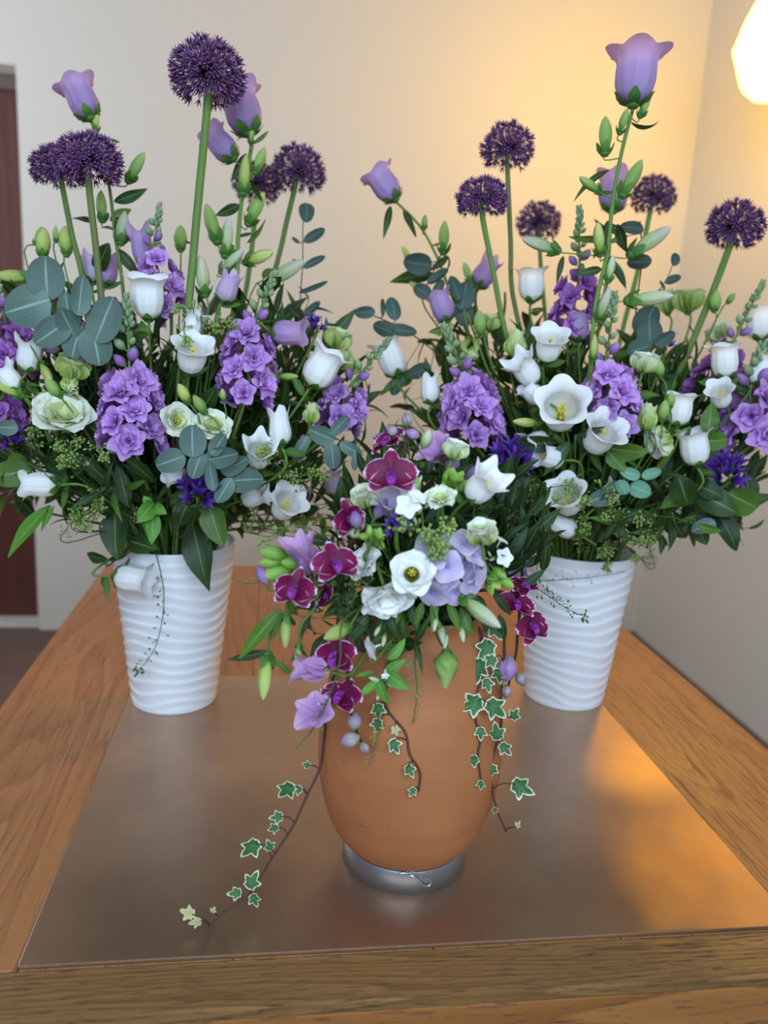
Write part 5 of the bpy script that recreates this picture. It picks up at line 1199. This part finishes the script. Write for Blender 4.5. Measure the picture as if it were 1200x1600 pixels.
phlox('white phlox hanging side-on near the hanging orchids', [(582, 1012, 40, 200, 25)], [(590, 985, 20, 240), (600, 1000, 22, 260)], .635)
phlox('white phlox buds in a bright green leafy tuft on the urn', [(602, 1057, 14, 100, 40)], [(586, 1062, 22, 160), (602, 1056, 24, 90), (575, 1078, 22, 200), (592, 1085, 20, 250), (610, 1070, 20, 330)], .64)
phlox('drooping white phlox buds at the middle of the urn rim', [(692, 985, 12, 280, 20)], [(690, 990, 34, 280), (696, 1000, 28, 265), (722, 990, 28, 280), (680, 975, 24, 260)], .635)
bell(BU, 753, 760, 62, 45, 40, 'p', M_WHITE, 'white star-lobed bellflower at the back of the urn flowers', 1.0, leaves=1)
bell(BU, 640, 770, 40, 100, 30, 'p', M_WHITE, 'small white ruffled bellflower above the phlox', .95, leaves=0)
budthing(BU, 752, 957, 76, -38, 20, BUD, M_BUDP, 'big pale striped bellflower bud hanging over the urn rim', Y=.635, via=[at(722, 930, .64), at(715, 925, .70)])
budthing(BU, 697, 1045, 60, -92, 10, BUDSP, M_BUD, 'light green lisianthus bud hanging point down on the urn front', Y=.64, wide=.85, via=[at(692, 1000, .64), at(680, 955, .645), at(672, 930, .69)], cal=True)
budthing(BU, 527, 988, 46, 205, 10, BUDF, M_BUDY, 'pale green lisianthus bud pointing outwards above the hanging orchids', Y=.64, via=[at(555, 965, .65), at(575, 940, .68)])
def hang_bud(label, px, py, px2, py2, Y, leaves):
    A = at(px, py, Y); r, Q, Bp = start(BU, 'bellflower_bud_stem', label, 'bud', A); s = math.hypot(px2 - px, py2 - py) * pxm(A); d = vdir(A, math.degrees(math.atan2(py - py2, px2 - px)), 5)
    addbud(r, A, d, s, BUD, M_BUDY, .95)
    link('stem', MB().tube(smooth_path([A, at(px + 4, py - 30, Y), at(px + 25, py - 55, Y + .005), at(500, 925, Y + .01), at(560, 900, .70), Q, Bp], 4), [.0012, .0018], 6).mesh('stem', M_STEM), r)
    for (x, y, x2, y2, mt, pool) in leaves:
        B_ = at(x, y, Y - .002); add_leaf(r, B_, vdir(B_, math.degrees(math.atan2(y - y2, x2 - x)), 5), math.hypot(x2 - x, y2 - y) * pxm(B_) * 1.08, mt, pool, random.uniform(-.3, .3))
hang_bud('lowest hanging green bud with long toothed leaves, nearest the door-side vase', 418, 1022, 411, 1092, .655, [(438, 952, 370, 1030, M_LEAFM, [LEAFN[1]]), (420, 1018, 356, 1032, M_LEAF, [LEAFN[1]]), (428, 1030, 460, 1058, M_LEAFM, LEAFN), (425, 1000, 440, 960, M_LEAFM, LEAFN), (420, 1025, 402, 1060, M_LEAFM, LEAFN), (425, 1028, 432, 1062, M_LEAFM, LEAFN)])
hang_bud('hanging green bud in a leafy calyx above the lowest hanging bud', 447, 960, 446, 1012, .655, [(450, 960, 470, 990, M_LEAF, LEAFN), (440, 955, 425, 1000, M_LEAFM, LEAFN), (452, 965, 438, 1000, M_LEAFM, LEAF), (460, 950, 500, 945, M_LEAF, LEAFN)])
hang_bud('round green bud hanging on a straight stalk beside the sideways freesia', 467, 1005, 464, 1040, .65, [(465, 1008, 482, 1030, M_LEAF, LEAFN), (468, 1010, 455, 1035, M_LEAF, LEAFN)])
for lab, lv, Y in [
    ('dark leaves under the frilled white lisianthus at the urn rim', [(600, 955, 590, 1010, 20), (625, 950, 635, 990, 20), (575, 960, 545, 1000, 10), (640, 945, 655, 985, 20), (610, 960, 620, 1005, 25)], .66),
    ('fresh green leaves hanging over the middle of the urn rim', [(680, 935, 672, 985, 20), (700, 940, 720, 985, 20), (720, 950, 735, 990, 25), (660, 940, 650, 980, 15), (735, 960, 728, 1000, 20)], .655),
    ('bright green leaves around the white phlox buds on the urn', [(600, 1050, 640, 1080, 30), (595, 1060, 560, 1090, 20), (600, 1055, 632, 1030, 20), (590, 1060, 600, 1105, 20), (605, 1030, 640, 1005, 20), (585, 1050, 555, 1060, 20)], .645),
    ('dark green leaves on the lamp side of the urn rim', [(755, 945, 770, 990, 20), (770, 925, 800, 960, 10), (760, 910, 790, 900, 10), (745, 930, 760, 965, 20), (780, 960, 790, 1000, 10)], .68),
    ('thin dark leaves beneath the leaning orchid spray', [(545, 930, 510, 965, 10), (540, 940, 560, 990, 10), (560, 945, 580, 1000, 10), (530, 925, 480, 955, 5), (560, 930, 525, 930, 10)], .68)]:
    leafy(BU, lab, lv, 1, Y, M_LEAFB if 'bright' in lab else (M_LEAFM if 'fresh' in lab else M_LEAF), LEAF)

# ------------------------------------------------------------------ ivy
def ivy(label, path, leaves, group=None):
    """path: (px, py, point) ; leaves: px, py, size, angle"""
    pts = path; Q, Bp = BU.root(pts[0]); r = thing('ivy_strand', label, 'foliage', Bp)
    top = [Vector((Q.x, Q.y, Q.z)), (pts[0] + Q) / 2 + Vector((0, 0, .01))]
    link('stem', MB().tube(smooth_path([Bp] + top + pts, 5), [.0017, .0009], 6).mesh('stem', M_WOODY), r); sp = smooth_path(pts, 8)
    for i, (x, y, D, ang, pale) in enumerate(leaves):
        e = min(sp, key=lambda t: (Vector((x, y)) - px_of(t)).length); dep = (e - CAM).dot(FW) - .004
        C0 = CAM + ray(x, y) * dep; s = D * pxm(C0) * .98; d = vdir(C0, ang, random.uniform(-10, 25)); A = C0 - d * s * .3
        if A.z < SZ + s * .2: A.z = SZ + s * .2
        o = put('leaf', IVY[i % 2], M_IVYP if pale else M_IVY, r, frame(A, d, random.uniform(-.5, .5), s * 1.25, up=(CAM - A)))
        link('stalk', MB().tube(smooth_path([e, (e + A) / 2 + Vector((0, 0, .002)), A + d * s * .2], 3), .0006, 4).mesh('stalk', M_WOODY), o)
tip = onz(324, 1454, SZ + .0015)
g1 = on_urn(506, 1157, .004); ps = [(506, 1157), (501, 1197), (480, 1242), (457, 1292), (425, 1340), (390, 1395), (340, 1432), (324, 1454)]
path1 = [on_urn(520, 1060, .006)]
for i, (x, y) in enumerate(ps):
    t = i / (len(ps) - 1); Yi = g1.y + (tip.y - g1.y) * (t ** .8); q = at(x, y, Yi); q.z = max(q.z, SZ + .0015); path1.append(q)
ivy('long ivy strand trailing onto the sheet towards the door side', path1, [(482, 1196, 14, 160, 0), (452, 1230, 34, 225, 0), (468, 1233, 18, 200, 0), (437, 1276, 22, 190, 0), (431, 1293, 18, 200, 0), (397, 1320, 36, 225, 0), (422, 1325, 20, 110, 0), (391, 1382, 30, 60, 0), (372, 1395, 22, 190, 0), (396, 1402, 22, 290, 0), (298, 1428, 24, 160, 1), (332, 1424, 12, 60, 1), (310, 1440, 20, 190, 1)])
UO = .003
ivy('short bare ivy strand curving down the urn front', [on_urn(x, y, UO) for x, y in [(600, 1060), (605, 1107), (633, 1144), (640, 1178), (656, 1206), (654, 1236)]], [(591, 1105, 26, 270, 0), (590, 1128, 24, 260, 0), (614, 1161, 26, 300, 0), (638, 1200, 22, 300, 0), (646, 1234, 16, 240, 0), (617, 1138, 18, 290, 1)])
ivy('ivy strand with the largest cream-edged leaves on the urn', [on_urn(x, y, UO) for x, y in [(752, 990), (748, 1067), (741, 1110), (750, 1155), (747, 1178), (751, 1216)]], [(763, 1008, 38, 240, 0), (748, 1038, 42, 260, 0), (745, 1098, 42, 200, 0), (768, 1102, 40, 320, 0), (751, 1141, 22, 270, 0), (742, 1186, 24, 210, 0), (751, 1223, 16, 270, 0), (772, 980, 30, 300, 0), (760, 1065, 24, 290, 0)])
yy4 = on_urn(776, 1150, .002).y
ivy('ivy strand hanging free past the lamp side of the urn', [at(x, y, yy4 - .004) for x, y in [(785, 985), (783, 1080), (782, 1141), (772, 1175), (768, 1217), (775, 1260), (791, 1300)]], [(802, 1120, 22, 60, 0), (777, 1150, 30, 100, 0), (786, 1166, 24, 310, 0), (769, 1200, 24, 260, 0), (808, 1227, 38, 330, 0), (774, 1264, 12, 250, 0), (808, 1291, 12, 60, 1), (778, 1050, 26, 280, 0), (770, 1030, 26, 220, 0)])

LMC.clear()
# ------------------------------------------------------------------ fill the bouquets with leaves, clear of the blooms in front
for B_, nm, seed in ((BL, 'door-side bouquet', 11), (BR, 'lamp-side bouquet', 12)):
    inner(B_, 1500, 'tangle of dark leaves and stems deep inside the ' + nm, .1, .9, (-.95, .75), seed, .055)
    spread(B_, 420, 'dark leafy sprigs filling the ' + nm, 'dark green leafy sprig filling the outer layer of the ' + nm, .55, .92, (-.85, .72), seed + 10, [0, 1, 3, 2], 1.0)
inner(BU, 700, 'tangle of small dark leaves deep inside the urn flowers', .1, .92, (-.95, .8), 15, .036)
for B_, nm, seed in ((BL, 'door-side bouquet', 31), (BR, 'lamp-side bouquet', 32)):
    collar(B_, 44, 'dark leafy sprigs over the rim of the ' + nm, 'dark green leafy sprig spreading low over the vase rim of the ' + nm, seed, (.30, .37), (.07, .17), .85, [0, 1, 3, 2], (-.1, .45))
collar(BU, 30, 'dark leafy sprigs over the urn rim', 'dark green leafy sprig spreading low over the rim of the terracotta urn', 33, (.305, .33), (.05, .1), .55, [2, 0, 1], (-.3, .3))
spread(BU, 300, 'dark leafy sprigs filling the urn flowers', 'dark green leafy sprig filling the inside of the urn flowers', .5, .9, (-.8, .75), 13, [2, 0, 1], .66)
